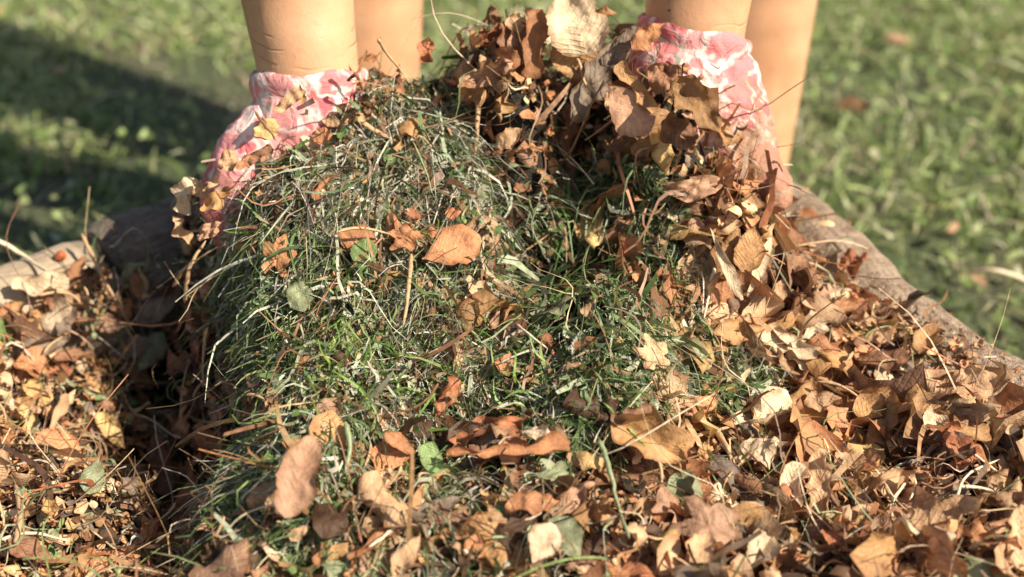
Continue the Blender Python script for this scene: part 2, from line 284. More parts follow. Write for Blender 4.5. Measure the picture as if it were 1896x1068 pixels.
# ---- one leaf: length along x, width along y, centred
def leaf_geo(L, W, kind='ovate', roll=0., bend=0., fold=0., crump=.5, twist=0., res=(13, 9), r=None):
    r = r or rng; a, b = res
    if kind in ('lobed', 'frag'):
        th = np.linspace(0, 2 * np.pi, a * 2, endpoint=False); rad = np.linspace(0.02, 1, max(4, b // 2 + 1))
        if kind == 'lobed':
            nl = 5; rr = .62 + .38 * np.abs(np.cos((th) * nl / 2)) ** 1.3 + .07 * np.sin(th * 11 + r.uniform(0, 6)); rr *= 1 - .3 * (np.abs(th - np.pi) < .35)
        else:
            rr = .8 + .28 * sum(r.uniform(-1, 1) / (q ** .8) * np.sin(q * th + r.uniform(0, 6.3)) for q in (2, 3, 4, 5, 7)); rr = np.clip(rr, .35, 1.25)
        X = np.outer(rad, rr * np.cos(th)) * .5; Y = np.outer(rad, rr * np.sin(th)) * .5
        F = grid_faces(len(rad), len(th), True); u, v = X + .5, Y * 2
        X, Y = X * L, Y * W; e = np.outer(rad ** 2, np.ones(len(th)))
    else:
        s = np.linspace(0, 1, a); q = np.linspace(-1, 1, b)
        if kind == 'ovate': p = np.sin(np.pi * np.clip(s, .015, .985) ** .72) ** .85
        elif kind == 'round': p = np.sqrt(np.clip(1 - (2 * s - 1) ** 2, .01, 1)) ** .85 * (1 - .45 * np.clip(s - .72, 0, 1) / .28)
        elif kind == 'strip': p = np.minimum(1, np.minimum(s * 9 + .55, (1 - s) * 7 + .4)) * (.85 + .15 * np.sin(s * 7 + r.uniform(0, 6)))
        elif kind == 'petal': p = np.sin(np.pi * np.clip(s, .02, .98) ** 1.5) ** .7
        else: p = np.sin(np.pi * np.clip(s, .03, .97)) ** .7
        jag = .05 if kind == 'strip' else .055
        pl = p * (1 + jag * np.sin(s * r.uniform(9, 22) + r.uniform(0, 6)) + r.normal(0, jag * .6, a)); pr = p * (1 + jag * np.sin(s * r.uniform(9, 22) + r.uniform(0, 6)) + r.normal(0, jag * .6, a))
        if r.random() < .16:                       # a torn bite
            c0 = r.uniform(.15, .9); wd = r.uniform(.03, .09); bite = 1 - r.uniform(.3, .6) * np.exp(-((s - c0) / wd) ** 2)
            if r.random() < .5: pl = pl * bite
            else: pr = pr * bite
        Y = np.where(q[None] < 0, pl[:, None], pr[:, None]) * q[None] * W / 2
        X = (s[:, None] - .5) * L + 0 * Y + r.normal(0, .006 * L, (a, 1)); u, v = s[:, None] + 0 * Y, q[None] + 0 * Y
        F = grid_faces(a, b); e = q[None] ** 2 + 0 * Y
    Z = fold * np.abs(Y)
    m = max(L, W)
    for k_ in range(5):
        an = r.uniform(0, 6.3); f = r.uniform(4, 13) / m * (1 + .4 * k_)
        Z = Z + crump * m * .035 / (1 + .4 * k_) * np.sin((X * math.cos(an) + Y * math.sin(an)) * f + r.uniform(0, 6.3)) * (.5 + .8 * e)
    crump = crump * 1.0
    for k_ in range(4):
        an = r.uniform(0, 6.3); f = r.uniform(18, 34) / m; Z = Z + crump * m * .0085 * np.abs(np.sin((X * math.cos(an) + Y * math.sin(an)) * f + r.uniform(0, 6.3) + 1.5 * np.sin(X * f * .4)))
    sgn = r.choice([-1, 1]); Z = Z + crump * m * .05 * e * np.sin(X / m * r.uniform(7, 16) + r.uniform(0, 6) + np.sign(Y) * 1.5)
    if abs(roll) > .01:
        Rr = W / 2 / roll; ang = Y / Rr; Z0 = Z; Y = (Rr - Z0) * np.sin(ang); Z = Rr - (Rr - Z0) * np.cos(ang)
    if abs(bend) > .01:
        Rb = L / 2 / bend; ang = X / Rb; Z0 = Z; X = (Rb - Z0) * np.sin(ang); Z = Rb - (Rb - Z0) * np.cos(ang)
    if twist:
        an = twist * X / L; Y, Z = Y * np.cos(an) - Z * np.sin(an), Y * np.sin(an) + Z * np.cos(an)
    return np.stack([X, Y, Z - Z.mean()], -1).reshape(-1, 3), F, np.stack([u, v], -1).reshape(-1, 2)
def frame(nv, dirv):
    nv = nv / np.linalg.norm(nv); x = dirv - nv * (dirv @ nv); x /= np.linalg.norm(x) + 1e-9; return np.stack([x, np.cross(nv, x), nv], 1)
def tube_geo(pts, rad, seg=7, cap=True):
    pts = np.asarray(pts, float); n_ = len(pts); rad = np.broadcast_to(rad, n_); T = np.gradient(pts, axis=0); T /= np.linalg.norm(T, axis=1, keepdims=True) + 1e-9
    ref = np.array([0, 0, 1.]) if abs(T[0, 2]) < .8 else np.array([1., 0, 0]); V = []
    for i in range(n_):
        a = np.cross(T[i], ref); a /= np.linalg.norm(a) + 1e-9; b = np.cross(T[i], a); th = np.linspace(0, 2 * np.pi, seg, endpoint=False)
        rr = rad[i] * (.25 if cap and i in (0, n_ - 1) else 1)
        V.append(pts[i] + rr * (np.cos(th)[:, None] * a + np.sin(th)[:, None] * b))
    V = np.concatenate(V); F = grid_faces(n_, seg, True)
    uv = np.stack(np.meshgrid(np.linspace(0, 1, n_), np.linspace(0, 1, seg), indexing='ij'), -1).reshape(-1, 2); return V, F, uv
def spline(P, k=8):
    P = [np.asarray(p, float) for p in P]; P = [2 * P[0] - P[1]] + P + [2 * P[-1] - P[-2]]; o = []
    for i in range(1, len(P) - 2):
        for t in np.linspace(0, 1, k, endpoint=False):
            o.append(.5 * ((2 * P[i]) + (P[i + 1] - P[i - 1]) * t + (2 * P[i - 1] - 5 * P[i] + 4 * P[i + 1] - P[i + 2]) * t * t + (3 * P[i] - P[i - 1] - 3 * P[i + 1] + P[i + 2]) * t ** 3))
    return np.array(o + [P[-2]])

# ================================================================ SETTING
nx = 150; xs = np.r_[-200, -60, -15, -5, np.linspace(-3, 3, nx), 5, 15, 60, 200]; ys = np.r_[-200, -60, -15, -5, np.linspace(-2.5, 3.5, nx), 5, 15, 60, 200]
X, Y = np.meshgrid(xs, ys, indexing='ij')
gz = GROUND + .012 * fbm(X, Y, 3, 3, 2) * (np.hypot(X, Y) < 4)
def ground_z(x, y): return GROUND + .012 * fbm(x, y, 3, 3, 2)
tag(link('lawn', make_mesh('lawn', np.stack([X, Y, gz], -1), grid_faces(len(xs), len(ys)), np.stack([X, Y], -1).reshape(-1, 2)), M_LSOIL), 'green lawn around the log bed', kind='structure')

# ---- blades as ribbons, all at once
def ribbons(P, D, Lg, Wd, bendv, col, seg=5, wig=.12, widthdir=None, flat=True, tip=.75):
    n_ = len(P); s = np.linspace(0, 1, seg + 1)[None, :, None]
    D = D / (np.linalg.norm(D, axis=1, keepdims=True) + 1e-9)
    side = widthdir if widthdir is not None else rng.normal(size=(n_, 3)); side = np.cross(D, side); side /= np.linalg.norm(side, axis=1, keepdims=True) + 1e-9
    ph = rng.uniform(0, 6.3, (n_, 1, 1)); fr = rng.uniform(3, 8, (n_, 1, 1)); LL = Lg[:, None, None]
    C = P[:, None] + D[:, None] * LL * s + bendv[:, None] * LL * s ** 2 + side[:, None] * LL * wig * (np.sin(fr * s + ph) - np.sin(ph)) * .5
    wv = Wd[:, None, None] * (1 - tip * s ** 1.6) / 2; tw = rng.uniform(-1.6, 1.6, (n_, 1, 1)) * s
    oth = np.cross(D, side); sd = side[:, None] * np.cos(tw) + oth[:, None] * np.sin(tw)
    V = np.stack([C - sd * wv, C + sd * wv], 2).reshape(n_, -1, 3); k = seg + 1
    f = np.array([[2 * i, 2 * i + 1, 2 * i + 3, 2 * i + 2] for i in range(seg)]); F = (f[None] + (np.arange(n_) * 2 * k)[:, None, None]).reshape(-1, 4)
    return V.reshape(-1, 3), F, np.repeat(col, 2 * k, axis=0), C

def pick(cols, wts, n_, jit=.18):
    c = np.array(cols)[rng.choice(len(cols), n_, p=np.array(wts) / sum(wts))]; return c * rng.uniform(1 - jit, 1 + jit, (n_, 1)) * rng.uniform(.93, 1.07, (n_, 3))

# lawn blades: denser where the photo looks
NB = 150000
x = rng.uniform(-1.5, 1.5, NB); y = rng.uniform(.05, 2.6, NB) ** 1.0
keep = ~(inside(x, y, RIM) | (polydist(x, y, RIM) < .04)); patch = 1.5 * fbm(x, y, 2.6, 3, 31)
keep &= rng.random(NB) < np.clip(.72 + 1.1 * patch, .12, 1); x, y, patch = x[keep], y[keep], patch[keep]; nb = len(x)
P = np.stack([x, y, ground_z(x, y) - .003], 1); D = np.stack([rng.normal(0, .55, nb), rng.normal(0, .55, nb), np.full(nb, 1.)], 1)
L_ = rng.uniform(.02, .055, nb) * (1 + .4 * patch); Wd = rng.uniform(.0022, .0052, nb)
bv = np.stack([rng.normal(0, .45, nb), rng.normal(0, .45, nb), -rng.uniform(0, .55, nb)], 1)
c = pick([(.21, .31, .09), (.34, .43, .16), (.50, .57, .28), (.62, .60, .40), (.42, .35, .23)], [3.4, 4, 3, 2, 1.6], nb)
V, F, cc, _ = ribbons(P, D, L_, Wd, bv, c, 4)
# clover / broad weed leaves among the blades
NC = 11000; x = rng.uniform(-1.5, 1.5, NC); y = rng.uniform(.1, 2.6, NC); k = ~(polydist(x, y, RIM) < .05) & ~inside(x, y, RIM) & (fbm(x, y, 4, 2, 77) > -.12); x, y = x[k], y[k]; nc = len(x)
P = np.stack([x, y, ground_z(x, y) + rng.uniform(.008, .035, nc)], 1); D = rng.normal(0, 1, (nc, 3)) * (1, 1, .35)
c2 = pick([(.17, .25, .08), (.27, .36, .13), (.38, .44, .2), (.50, .52, .33)], [4, 4, 2.2, .7], nc)
V2, F2, cc2, _ = ribbons(P, D, rng.uniform(.009, .022, nc), rng.uniform(.005, .011, nc), rng.normal(0, .2, (nc, 3)), c2, 3, 0, np.stack([rng.normal(0, .4, nc), rng.normal(0, .4, nc), np.ones(nc)], 1), tip=.5)
NF = 45000; rr_ = rng.uniform(1.3, 6.5, NF) ; an_ = rng.uniform(0, 6.3, NF); x = rr_ * np.cos(an_); y = .6 + rr_ * np.sin(an_); k = ((np.abs(x) > 1.45) | (y > 2.5) | (y < .1)) & (np.hypot(x, y + .2) > .75); x, y = x[k], y[k]; nf = len(x)
P = np.stack([x, y, ground_z(x, y) - .004], 1); D = np.stack([rng.normal(0, .6, nf), rng.normal(0, .6, nf), np.full(nf, 1.)], 1)
V5, F5, cc5, _ = ribbons(P, D, rng.uniform(.04, .09, nf), rng.uniform(.006, .014, nf), np.stack([rng.normal(0, .45, nf), rng.normal(0, .45, nf), -rng.uniform(0, .6, nf)], 1), pick([(.14, .21, .06), (.23, .30, .10), (.36, .42, .18), (.45, .42, .25)], [4, 4, 3, 1], nf), 2)
me = make_mesh('lawn_grass', np.r_[V, V2, V5], np.r_[F, F2 + len(V), F5 + len(V) + len(V2)], None, np.r_[cc, cc2, cc5]); tag(link('grass', me, M_LAWN), 'short green grass and clover growing on the lawn behind the log bed', 'grass', kind='stuff')

# dead leaf litter scattered on the lawn (stuff) comes with the leaf helpers below
def scatter_leaves(name, P, Nv, sizes, cols, material, kinds, res, crump=(.5, 1.4), rollr=(-1.4, 1.6), tilt=.45):
    Vs, Fs, Us, Cs = [], [], [], []; off = 0
    protos = [leaf_geo(1, rng.uniform(.45, .85), kinds[i % len(kinds)], rng.uniform(*rollr), rng.uniform(-1.1, 1.1), rng.uniform(-.4, .4), rng.uniform(*crump), rng.uniform(-1, 1), res) for i in range(36)]
    for i in range(len(P)):
        v, f, u = protos[rng.integers(36)]; nv = Nv[i] + rng.normal(0, tilt, 3); A = frame(nv, rng.normal(size=3))
        Vs.append((v * sizes[i]) @ A.T + P[i]); Fs.append(f + off); Us.append(u); Cs.append(np.repeat(cols[i][None], len(v), 0)); off += len(v)
    return make_mesh(name, np.concatenate(Vs), np.concatenate(Fs), np.concatenate(Us), np.concatenate(Cs))

# ---------------------------------------------------------------- the logs round the bed
def log(name, pts, rad, m, label, seed, barky=.5, seg=40, sides=40):
    pts = spline(pts, 14); n_ = len(pts); V, F, uv = tube_geo(pts, 1.0, sides, False)
    V = V.reshape(n_, sides, 3); C = pts[:, None]; d = V - C; th = np.linspace(0, 2 * np.pi, sides, endpoint=False)[None]; s = np.linspace(0, 1, n_)[:, None]
    rr = rad * (1 + .05 * np.sin(s * 9 + seed) + .035 * np.sin(3 * th + seed + s * 4) + barky * .10 * fbm(s * 14 + 0 * th, th * 2.2, 1, 4, seed) + .03 * fbm(s * 50 + 0 * th, th * 5, 1, 2, seed + 3))
    rr = rr * np.minimum(1, np.minimum(s, 1 - s) * 90 + .93); V = C + d * rr[..., None]
    a, b = pts[0] + 0, pts[-1] + 0; Vc = np.r_[V.reshape(-1, 3), [a], [b]]; me = make_mesh(name, V.reshape(-1, 3), F, uv)
    bm = bmesh.new(); bm.from_mesh(me); bm.verts.ensure_lookup_table(); ul = bm.loops.layers.uv.active
    for ring, inv in ((range(sides), 0), (range((n_ - 1) * sides, n_ * sides), 1)):
        vs = [bm.verts[i] for i in ring]; vs = vs if inv else vs[::-1]
        try: bm.faces.new(vs)
        except ValueError: pass
    bm.to_mesh(me); bm.free()
    return tag(link(name, me, m), label, 'log', 'logs edging the compost bed')
z = LOGZ
log('log', [(-.575, -.155, z - .005), (-.44, -.02, z), (-.30, .112, z)], .046, M_LOGPALE, 'pale weathered sunlit log with long grain under the straw-coloured stalk', 3, .1)
log('log', [(-.294, .117, z + .002), (-.22, .180, z + .006), (-.135, .245, z + .004)], .047, M_LOGDARK, 'grey shaded log with cracked bark beside the hanging grass', 7, .5)
log('log', [(-.13, .25, z), (.02, .275, z), (.15, .27, z)], .040, M_LOGDARK, 'far log hidden behind the lifted heap', 9, .6)
log('log', [(.155, .285, z), (.205, .175, z + .004), (.247, .05, z), (.292, -.04, z), (.365, -.175, z - .004)], .047, M_LOGBARK, 'smooth brown curved log running down from the leg, crusted with leaf crumbs', 5, .8)
log('log', [(.375, -.19, z), (.43, -.34, z), (.31, -.51, z)], .042, M_LOGBARK, 'near log of the bed beyond the brown curved log', 12, .6)
log('log', [(.30, -.525, z), (-.05, -.60, z), (-.41, -.51, z)], .042, M_LOGPALE, 'log closing the near side of the bed', 14, .4)
log('log', [(-.43, -.49, z), (-.60, -.33, z), (-.585, -.17, z)], .042, M_LOGDARK, 'short log at the near corner of the bed', 17, .6)

# ---------------------------------------------------------------- heap body
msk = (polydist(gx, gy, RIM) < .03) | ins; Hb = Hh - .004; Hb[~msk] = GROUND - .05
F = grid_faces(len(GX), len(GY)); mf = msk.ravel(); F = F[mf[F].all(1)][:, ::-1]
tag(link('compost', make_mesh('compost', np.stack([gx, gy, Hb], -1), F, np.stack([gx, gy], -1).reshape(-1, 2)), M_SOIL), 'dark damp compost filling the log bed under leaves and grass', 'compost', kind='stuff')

# ---------------------------------------------------------------- zones (where the photo is grassy)
GREEN = [(325,400),(430,300),(540,235),(640,200),(720,180),(800,110),(900,85),(890,200),(880,330),(1000,350),(1080,300),(1230,290),(1265,380),(1250,470),(1270,560),(1260,620),(1340,640),(1450,740),(1400,800),(1300,800),(1140,760),(1110,830),(1030,850),(900,790),(780,810),(700,900),(600,1010),(500,1090),(455,1000),(480,900),(525,800),(530,720),(500,640),(410,600),(330,520)]
def greenness(P):
    px, py, _ = proj(P); px = px + 26 * fbm(P[:, 0], P[:, 1], 40, 2, 3); py = py + 26 * fbm(P[:, 0], P[:, 1], 40, 2, 8)
    d = polydist(px, py, GREEN); s = np.where(inside(px, py, GREEN), d, -d); return np.clip(.5 + s / 55, 0, 1)
def sample(n_, box=(-.6, .45, -.56, .26)):
    x = rng.uniform(box[0], box[1], n_ * 2); y = rng.uniform(box[2], box[3], n_ * 2); Nv = nrm(x, y); ok = (inside(x, y, RIM)) & (rng.random(n_ * 2) * 2.0 < 1 / Nv[:, 2])
    x, y, Nv = x[ok], y[ok], Nv[ok]; return np.stack([x, y, H(x, y)], 1), Nv

GL_L = [(350,60),(700,60),(655,158),(530,228),(455,292),(398,345),(340,330)]; GL_R = [(1225,20),(1420,20),(1500,390),(1400,352),(1345,250),(1290,160),(1222,92)]
CREST = [(520,235),(640,165),(760,115),(870,100),(870,200),(800,245),(700,270),(600,255),(530,270)]
def cavef(P):
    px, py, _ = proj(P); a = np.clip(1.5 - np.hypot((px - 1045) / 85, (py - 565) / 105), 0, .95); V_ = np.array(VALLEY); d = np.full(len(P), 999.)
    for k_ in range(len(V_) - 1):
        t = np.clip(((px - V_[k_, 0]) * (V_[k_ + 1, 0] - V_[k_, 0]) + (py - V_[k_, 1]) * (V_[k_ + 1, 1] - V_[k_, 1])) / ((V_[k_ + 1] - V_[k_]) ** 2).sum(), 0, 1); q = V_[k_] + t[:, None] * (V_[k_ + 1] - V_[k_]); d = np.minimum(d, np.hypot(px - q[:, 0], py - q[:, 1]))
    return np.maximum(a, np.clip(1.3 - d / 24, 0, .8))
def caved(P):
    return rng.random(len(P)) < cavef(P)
RAG = [(325,420),(395,350),(455,295),(530,232),(655,160),(760,112),(870,98),(875,175),(760,200),(660,250),(560,300),(470,375),(430,470),(425,610),(335,610)]
def gloved(P, m=0):
    px, py, _ = proj(P); py = py - m; px = px - m * .3; return inside(px, py, GL_L) | inside(px, py, GL_R)
def offlog(P):
    return offlog0(P) & ~gloved(P)
def offlog0(P):
    px, py, _ = proj(P); d = polydist(P[:, 0], P[:, 1], RIM); bare = ((px > 1250) & (py < 445 + .60 * (px - 1440))) | ((px < 400) & (py < np.where(px < 110, 595 - .4 * px, 515 - .12 * (px - 110))))
    part = (px > 1250)
    return np.where(bare, d > np.where(px < 400, .052, .043), np.where(part, (d > .028) | (rng.random(len(P)) < .22), True))
# grass clippings of the heap
P, Nv = sample(115000, (-.30, .24, -.26, .2)); g = greenness(P); ppx, ppy, _ = proj(P); cave = cavef(P); k = rng.random(len(P)) < np.clip((g - .32) / .42, 0, 1) ** 1.5 * (1 - .93 * cave) + .004 + .22 * np.clip((ppx - 430) / 60, 0, 1) * np.clip((1130 - ppx) / 150, 0, 1) * np.clip((ppy - 840) / 60, 0, 1); k &= ~gloved(P); P, Nv = P[k], Nv[k]; nb = len(P)
px, py, _ = proj(P)
down = np.stack([Nv[:, 0], Nv[:, 1], -np.ones(nb) * 0.9], 1); down -= Nv * (down * Nv).sum(1, keepdims=True)
clump = fbm(P[:, 0], P[:, 1], 26, 2, 44); ca = fbm(P[:, 0], P[:, 1], 18, 2, 51) * 3.2
rd = rng.normal(size=(nb, 3)); D = down * rng.uniform(-.3, 1.4, (nb, 1)) + rd * .75 + Nv * rng.uniform(-.2, .32, (nb, 1)) + np.stack([np.sin(ca), -np.cos(ca) * .4, 0 * ca], 1) * .9
D /= np.linalg.norm(D, axis=1, keepdims=True)
Lg = rng.uniform(.010, .034, nb) * (1 + .5 * clump); Wd = .0006 + .0022 * rng.random(nb) ** 2.2
dry = np.clip(.5 + .5 * fbm(P[:, 0], P[:, 1], 14, 2, 60) + .45 * ((px > 520) & (px < 920) & (py > 230) & (py < 420)) + .25 * ((px > 860) & (px < 1050) & (py < 360)) - .4 * ((px > 980) & (py > 280) & (py < 650)) - .25 * ((px > 740) & (px < 880) & (py < 330)), .05, .95)
cg = pick([(.055, .098, .03), (.105, .17, .055), (.21, .28, .115), (.34, .39, .235)], [3.2, 4, 3, 1.6], nb)
cd_ = pick([(.44, .45, .36), (.32, .34, .26), (.30, .22, .14), (.58, .58, .50), (.20, .13, .08)], [3, 3, 1.4, 2.2, 1.2], nb)
col = np.where((rng.random(nb) < dry * .85)[:, None], cd_, cg)
off = rng.uniform(-.001, .013, nb) + .006 * clump
P = P + Nv * off[:, None] - D * Lg[:, None] * .4
V, F, cc, _ = ribbons(P, D, Lg, Wd, rng.normal(0, .32, (nb, 3)) + down * .35 + np.array([0, 0, -.35]), col, 6, .5)
# straggling blades that hang off the heap's edges
P2, N2 = sample(9000, (-.28, .2, -.1, .17)); k = (greenness(P2) > .6) & (rng.random(len(P2)) < .6); k &= ~caved(P2) & ~gloved(P2) & ~gloved(P2, 60) & (rng.random(len(P2)) < .5); P2, N2 = P2[k], N2[k]; n2 = len(P2)
D2 = N2 * .5 + rng.normal(0, .6, (n2, 3)); bd = rng.normal(0, .3, (n2, 3)) + (0, 0, -.8)
V2, F2, cc2, _ = ribbons(P2, D2, rng.uniform(.02, .045, n2), rng.uniform(.0009, .0021, n2), bd, pick([(.10, .19, .04), (.2, .28, .1), (.42, .40, .25), (.38, .24, .12), (.06, .12, .02)], [3, 2, 2, 1, 2], n2), 6, .2)
me = make_mesh('grass_clippings', np.r_[V, V2], np.r_[F, F2 + len(V)], None, np.r_[cc, cc2])
P3, N3 = sample(16000, (-.28, .24, -.26, .2)); k = (greenness(P3) > .55) & ~gloved(P3) & ~caved(P3); P3, N3 = P3[k], N3[k]; n3 = len(P3)
D3 = rng.normal(size=(n3, 3)); D3 -= N3 * (D3 * N3).sum(1, keepdims=True) * .7
V3, F3, cc3, _ = ribbons(P3 + N3 * rng.uniform(.0, .013, (n3, 1)), D3, rng.uniform(.006, .018, n3), rng.uniform(.002, .0065, n3), rng.normal(0, .5, (n3, 3)), pick([(.12, .19, .06), (.24, .29, .15), (.40, .41, .29), (.36, .22, .12), (.18, .10, .05), (.52, .36, .21)], [3, 3, 3, 2, 2, 1], n3), 4, .3, N3 + rng.normal(0, .6, (n3, 3)), tip=.6)
# fresh wider blades low on the heap
P4, N4 = sample(9000, (-.2, .15, -.26, .1)); qx, qy, _ = proj(P4); k = (rng.random(len(P4)) < np.exp(-((qx - 700) / 170) ** 2 - ((qy - 690) / 110) ** 2) + .6 * np.exp(-((qx - 1000) / 150) ** 2 - ((qy - 740) / 60) ** 2) + .03) & (greenness(P4) > .5); P4, N4 = P4[k], N4[k]; n4 = len(P4)
dn4 = np.tile([0, -.25, -.8], (n4, 1)); D4 = N4 * .35 + rng.normal(0, .5, (n4, 3)) - dn4 * rng.choice([-1, .6], (n4, 1))
V4, F4, cc4, _ = ribbons(P4 + N4 * .004, D4, rng.uniform(.018, .04, n4), rng.uniform(.0014, .003, n4), dn4 * .4 + rng.normal(0, .25, (n4, 3)), pick([(.13, .23, .05), (.21, .33, .09), (.33, .42, .18)], [3, 3, 1.5], n4), 6, .2, tip=.8)
o2, o3, o4 = len(V), len(V) + len(V2), len(V) + len(V2) + len(V3)
me = make_mesh('grass_clippings', np.r_[V, V2, V3, V4], np.r_[F, F2 + o2, F3 + o3, F4 + o4], None, np.r_[cc, cc2, cc3, cc4])
tag(link('grass_clippings', me, M_BLADE), 'matted green and straw grey grass clippings heaped between the gloved hands', 'grass', kind='stuff')
# wispy roots and stems threaded through the leaf litter
P, Nv = sample(8200); k = offlog(P) & (rng.random(len(P)) < np.clip(1 - greenness(P) * .7, .1, 1)); P, Nv = P[k], Nv[k]; n_ = len(P)
D = rng.normal(size=(n_, 3)); D -= Nv * (D * Nv).sum(1, keepdims=True) * .8
V, F, cc, _ = ribbons(P + Nv * rng.uniform(.002, .015, (n_, 1)), D, rng.uniform(.015, .06, n_), rng.uniform(.0006, .0016, n_), rng.normal(0, .5, (n_, 3)) - Nv * .3, pick([(.55, .42, .26), (.32, .18, .09), (.16, .09, .05), (.62, .52, .38), (.2, .26, .1)], [3, 3, 2, 2, 1.3], n_), 8, .4, tip=.4)
tag(link('root_fibres', make_mesh('root_fibres', V, F, None, cc), M_BLADE), 'thin pale roots and stems tangled through the leaf litter', 'roots', kind='stuff')

# torn narrow shreds of leaf
P, Nv = sample(9000); k = offlog(P) & ~caved(P) & (rng.random(len(P)) < np.clip(1.0 - greenness(P) * .85, .1, 1) + .4 * inside(*proj(P)[:2], RAG)); P, Nv = P[k], Nv[k]; n_ = len(P)
D = rng.normal(size=(n_, 3)); D -= Nv * (D * Nv).sum(1, keepdims=True) * .7
V, F, cc, _ = ribbons(P + Nv * rng.uniform(.001, .018, (n_, 1)), D, rng.uniform(.010, .036, n_), .0012 + .0048 * rng.random(n_) ** 2, rng.normal(0, .7, (n_, 3)) - Nv * .35, pick([(.52, .34, .18), (.40, .22, .11), (.24, .125, .07), (.62, .48, .30), (.12, .07, .045), (.42, .19, .09)], [3, 3, 3, 1.6, 2, 1.5], n_), 8, .3, tip=.5)
tag(link('leaf_shreds', make_mesh('leaf_shreds', V, F, None, cc), M_BLADE), 'torn narrow shreds of dry leaf strewn over the bed', 'leaf litter', kind='stuff')
# ---------------------------------------------------------------- leaves: colours
C_ = dict(tan=(.58, .38, .22), ochre=(.50, .29, .13), orange=(.52, .25, .12), brown=(.24, .125, .07), dark=(.10, .055, .03), cream=(.78, .62, .42),
          pink=(.50, .30, .19), grey=(.26, .20, .15), green=(.17, .25, .09), palegreen=(.34, .38, .22), red=(.36, .15, .075), yellow=(.66, .46, .20))
NAME = dict(tan='tan', ochre='ochre', orange='orange', brown='brown', dark='dark brown', cream='cream', pink='pinkish brown', grey='grey brown', green='green', palegreen='pale green', red='reddish brown', yellow='yellowish')
def leafcol(P, n_, small=False):
    px, py, _ = proj(P); keys = list(C_); out = []
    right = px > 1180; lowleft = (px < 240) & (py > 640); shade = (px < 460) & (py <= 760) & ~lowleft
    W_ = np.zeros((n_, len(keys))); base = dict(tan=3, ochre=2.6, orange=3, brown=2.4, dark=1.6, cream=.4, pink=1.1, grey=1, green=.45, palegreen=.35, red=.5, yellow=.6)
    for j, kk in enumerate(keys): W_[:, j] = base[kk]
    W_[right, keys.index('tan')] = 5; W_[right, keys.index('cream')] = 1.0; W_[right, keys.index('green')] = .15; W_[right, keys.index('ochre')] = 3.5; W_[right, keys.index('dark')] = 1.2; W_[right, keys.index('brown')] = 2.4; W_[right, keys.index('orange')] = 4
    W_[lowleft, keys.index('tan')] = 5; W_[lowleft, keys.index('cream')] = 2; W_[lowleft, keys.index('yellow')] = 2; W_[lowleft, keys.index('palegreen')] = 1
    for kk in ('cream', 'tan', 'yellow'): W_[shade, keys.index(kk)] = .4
    for kk in ('grey', 'brown', 'dark'): W_[shade, keys.index(kk)] = 3  # shade put into leaf colour here: fewer pale, more grey and dark leaves
    cw = np.cumsum(W_, 1); r_ = rng.random(n_) * cw[:, -1]; idx = (r_[:, None] > cw).sum(1)
    return [keys[i] for i in idx], np.array([C_[keys[i]] for i in idx]) * rng.uniform(.72, 1.28, (n_, 1))

# leaf crumbs
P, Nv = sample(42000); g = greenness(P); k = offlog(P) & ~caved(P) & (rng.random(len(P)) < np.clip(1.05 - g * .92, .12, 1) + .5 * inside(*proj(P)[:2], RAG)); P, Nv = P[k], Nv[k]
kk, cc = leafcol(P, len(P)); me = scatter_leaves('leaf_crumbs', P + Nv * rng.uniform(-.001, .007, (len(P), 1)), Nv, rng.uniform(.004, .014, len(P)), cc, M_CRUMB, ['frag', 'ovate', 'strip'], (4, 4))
tag(link('leaf_crumbs', me, M_CRUMB), 'crumbled bits of dry leaf covering the compost bed', 'leaf litter', kind='stuff')
# crumbs lying on the curved log
n_ = 2600; t_ = rng.random(n_) ** .8; lp = spline([(.178, .225), (.215, .15), (.247, .05), (.292, -.04), (.365, -.175)], 12); tt = t_ * (len(lp) - 1.01); i_ = tt.astype(int); q = lp[i_] + (lp[i_ + 1] - lp[i_]) * (tt - i_)[:, None]
keep = rng.random(n_) < np.clip(t_ * 2.2 - .7, .015, 1); q = q[keep] + rng.normal(0, .016, (keep.sum(), 2)) - np.array([.010, .002]); x, y = q[:, 0], q[:, 1]
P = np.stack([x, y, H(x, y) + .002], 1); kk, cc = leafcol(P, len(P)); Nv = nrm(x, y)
me2 = scatter_leaves('log_crumbs', P, Nv, rng.uniform(.003, .012, len(P)), cc, M_CRUMB, ['frag', 'strip'], (4, 4)); tag(link('log_crumbs', me2, M_CRUMB), 'dry crumbs and bark flakes strewn along the brown curved log', 'leaf litter', kind='stuff')
# mid-size leaves too many to count
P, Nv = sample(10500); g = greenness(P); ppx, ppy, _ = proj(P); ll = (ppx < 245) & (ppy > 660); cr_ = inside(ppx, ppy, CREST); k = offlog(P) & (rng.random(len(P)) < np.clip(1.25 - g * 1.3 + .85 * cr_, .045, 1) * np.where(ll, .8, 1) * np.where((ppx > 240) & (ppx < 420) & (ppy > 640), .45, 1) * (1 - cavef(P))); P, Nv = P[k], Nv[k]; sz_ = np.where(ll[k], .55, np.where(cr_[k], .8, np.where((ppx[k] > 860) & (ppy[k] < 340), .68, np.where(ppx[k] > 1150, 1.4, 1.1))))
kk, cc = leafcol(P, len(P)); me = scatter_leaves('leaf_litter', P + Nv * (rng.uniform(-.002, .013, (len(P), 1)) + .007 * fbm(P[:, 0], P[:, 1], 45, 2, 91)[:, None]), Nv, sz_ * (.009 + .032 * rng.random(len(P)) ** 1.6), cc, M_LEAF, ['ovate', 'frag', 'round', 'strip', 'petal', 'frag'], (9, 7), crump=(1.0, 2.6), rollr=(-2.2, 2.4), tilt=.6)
tag(link('leaf_litter', me, M_LEAF), 'thick litter of small tan and brown dry leaves over the bed', 'leaf litter', kind='stuff')
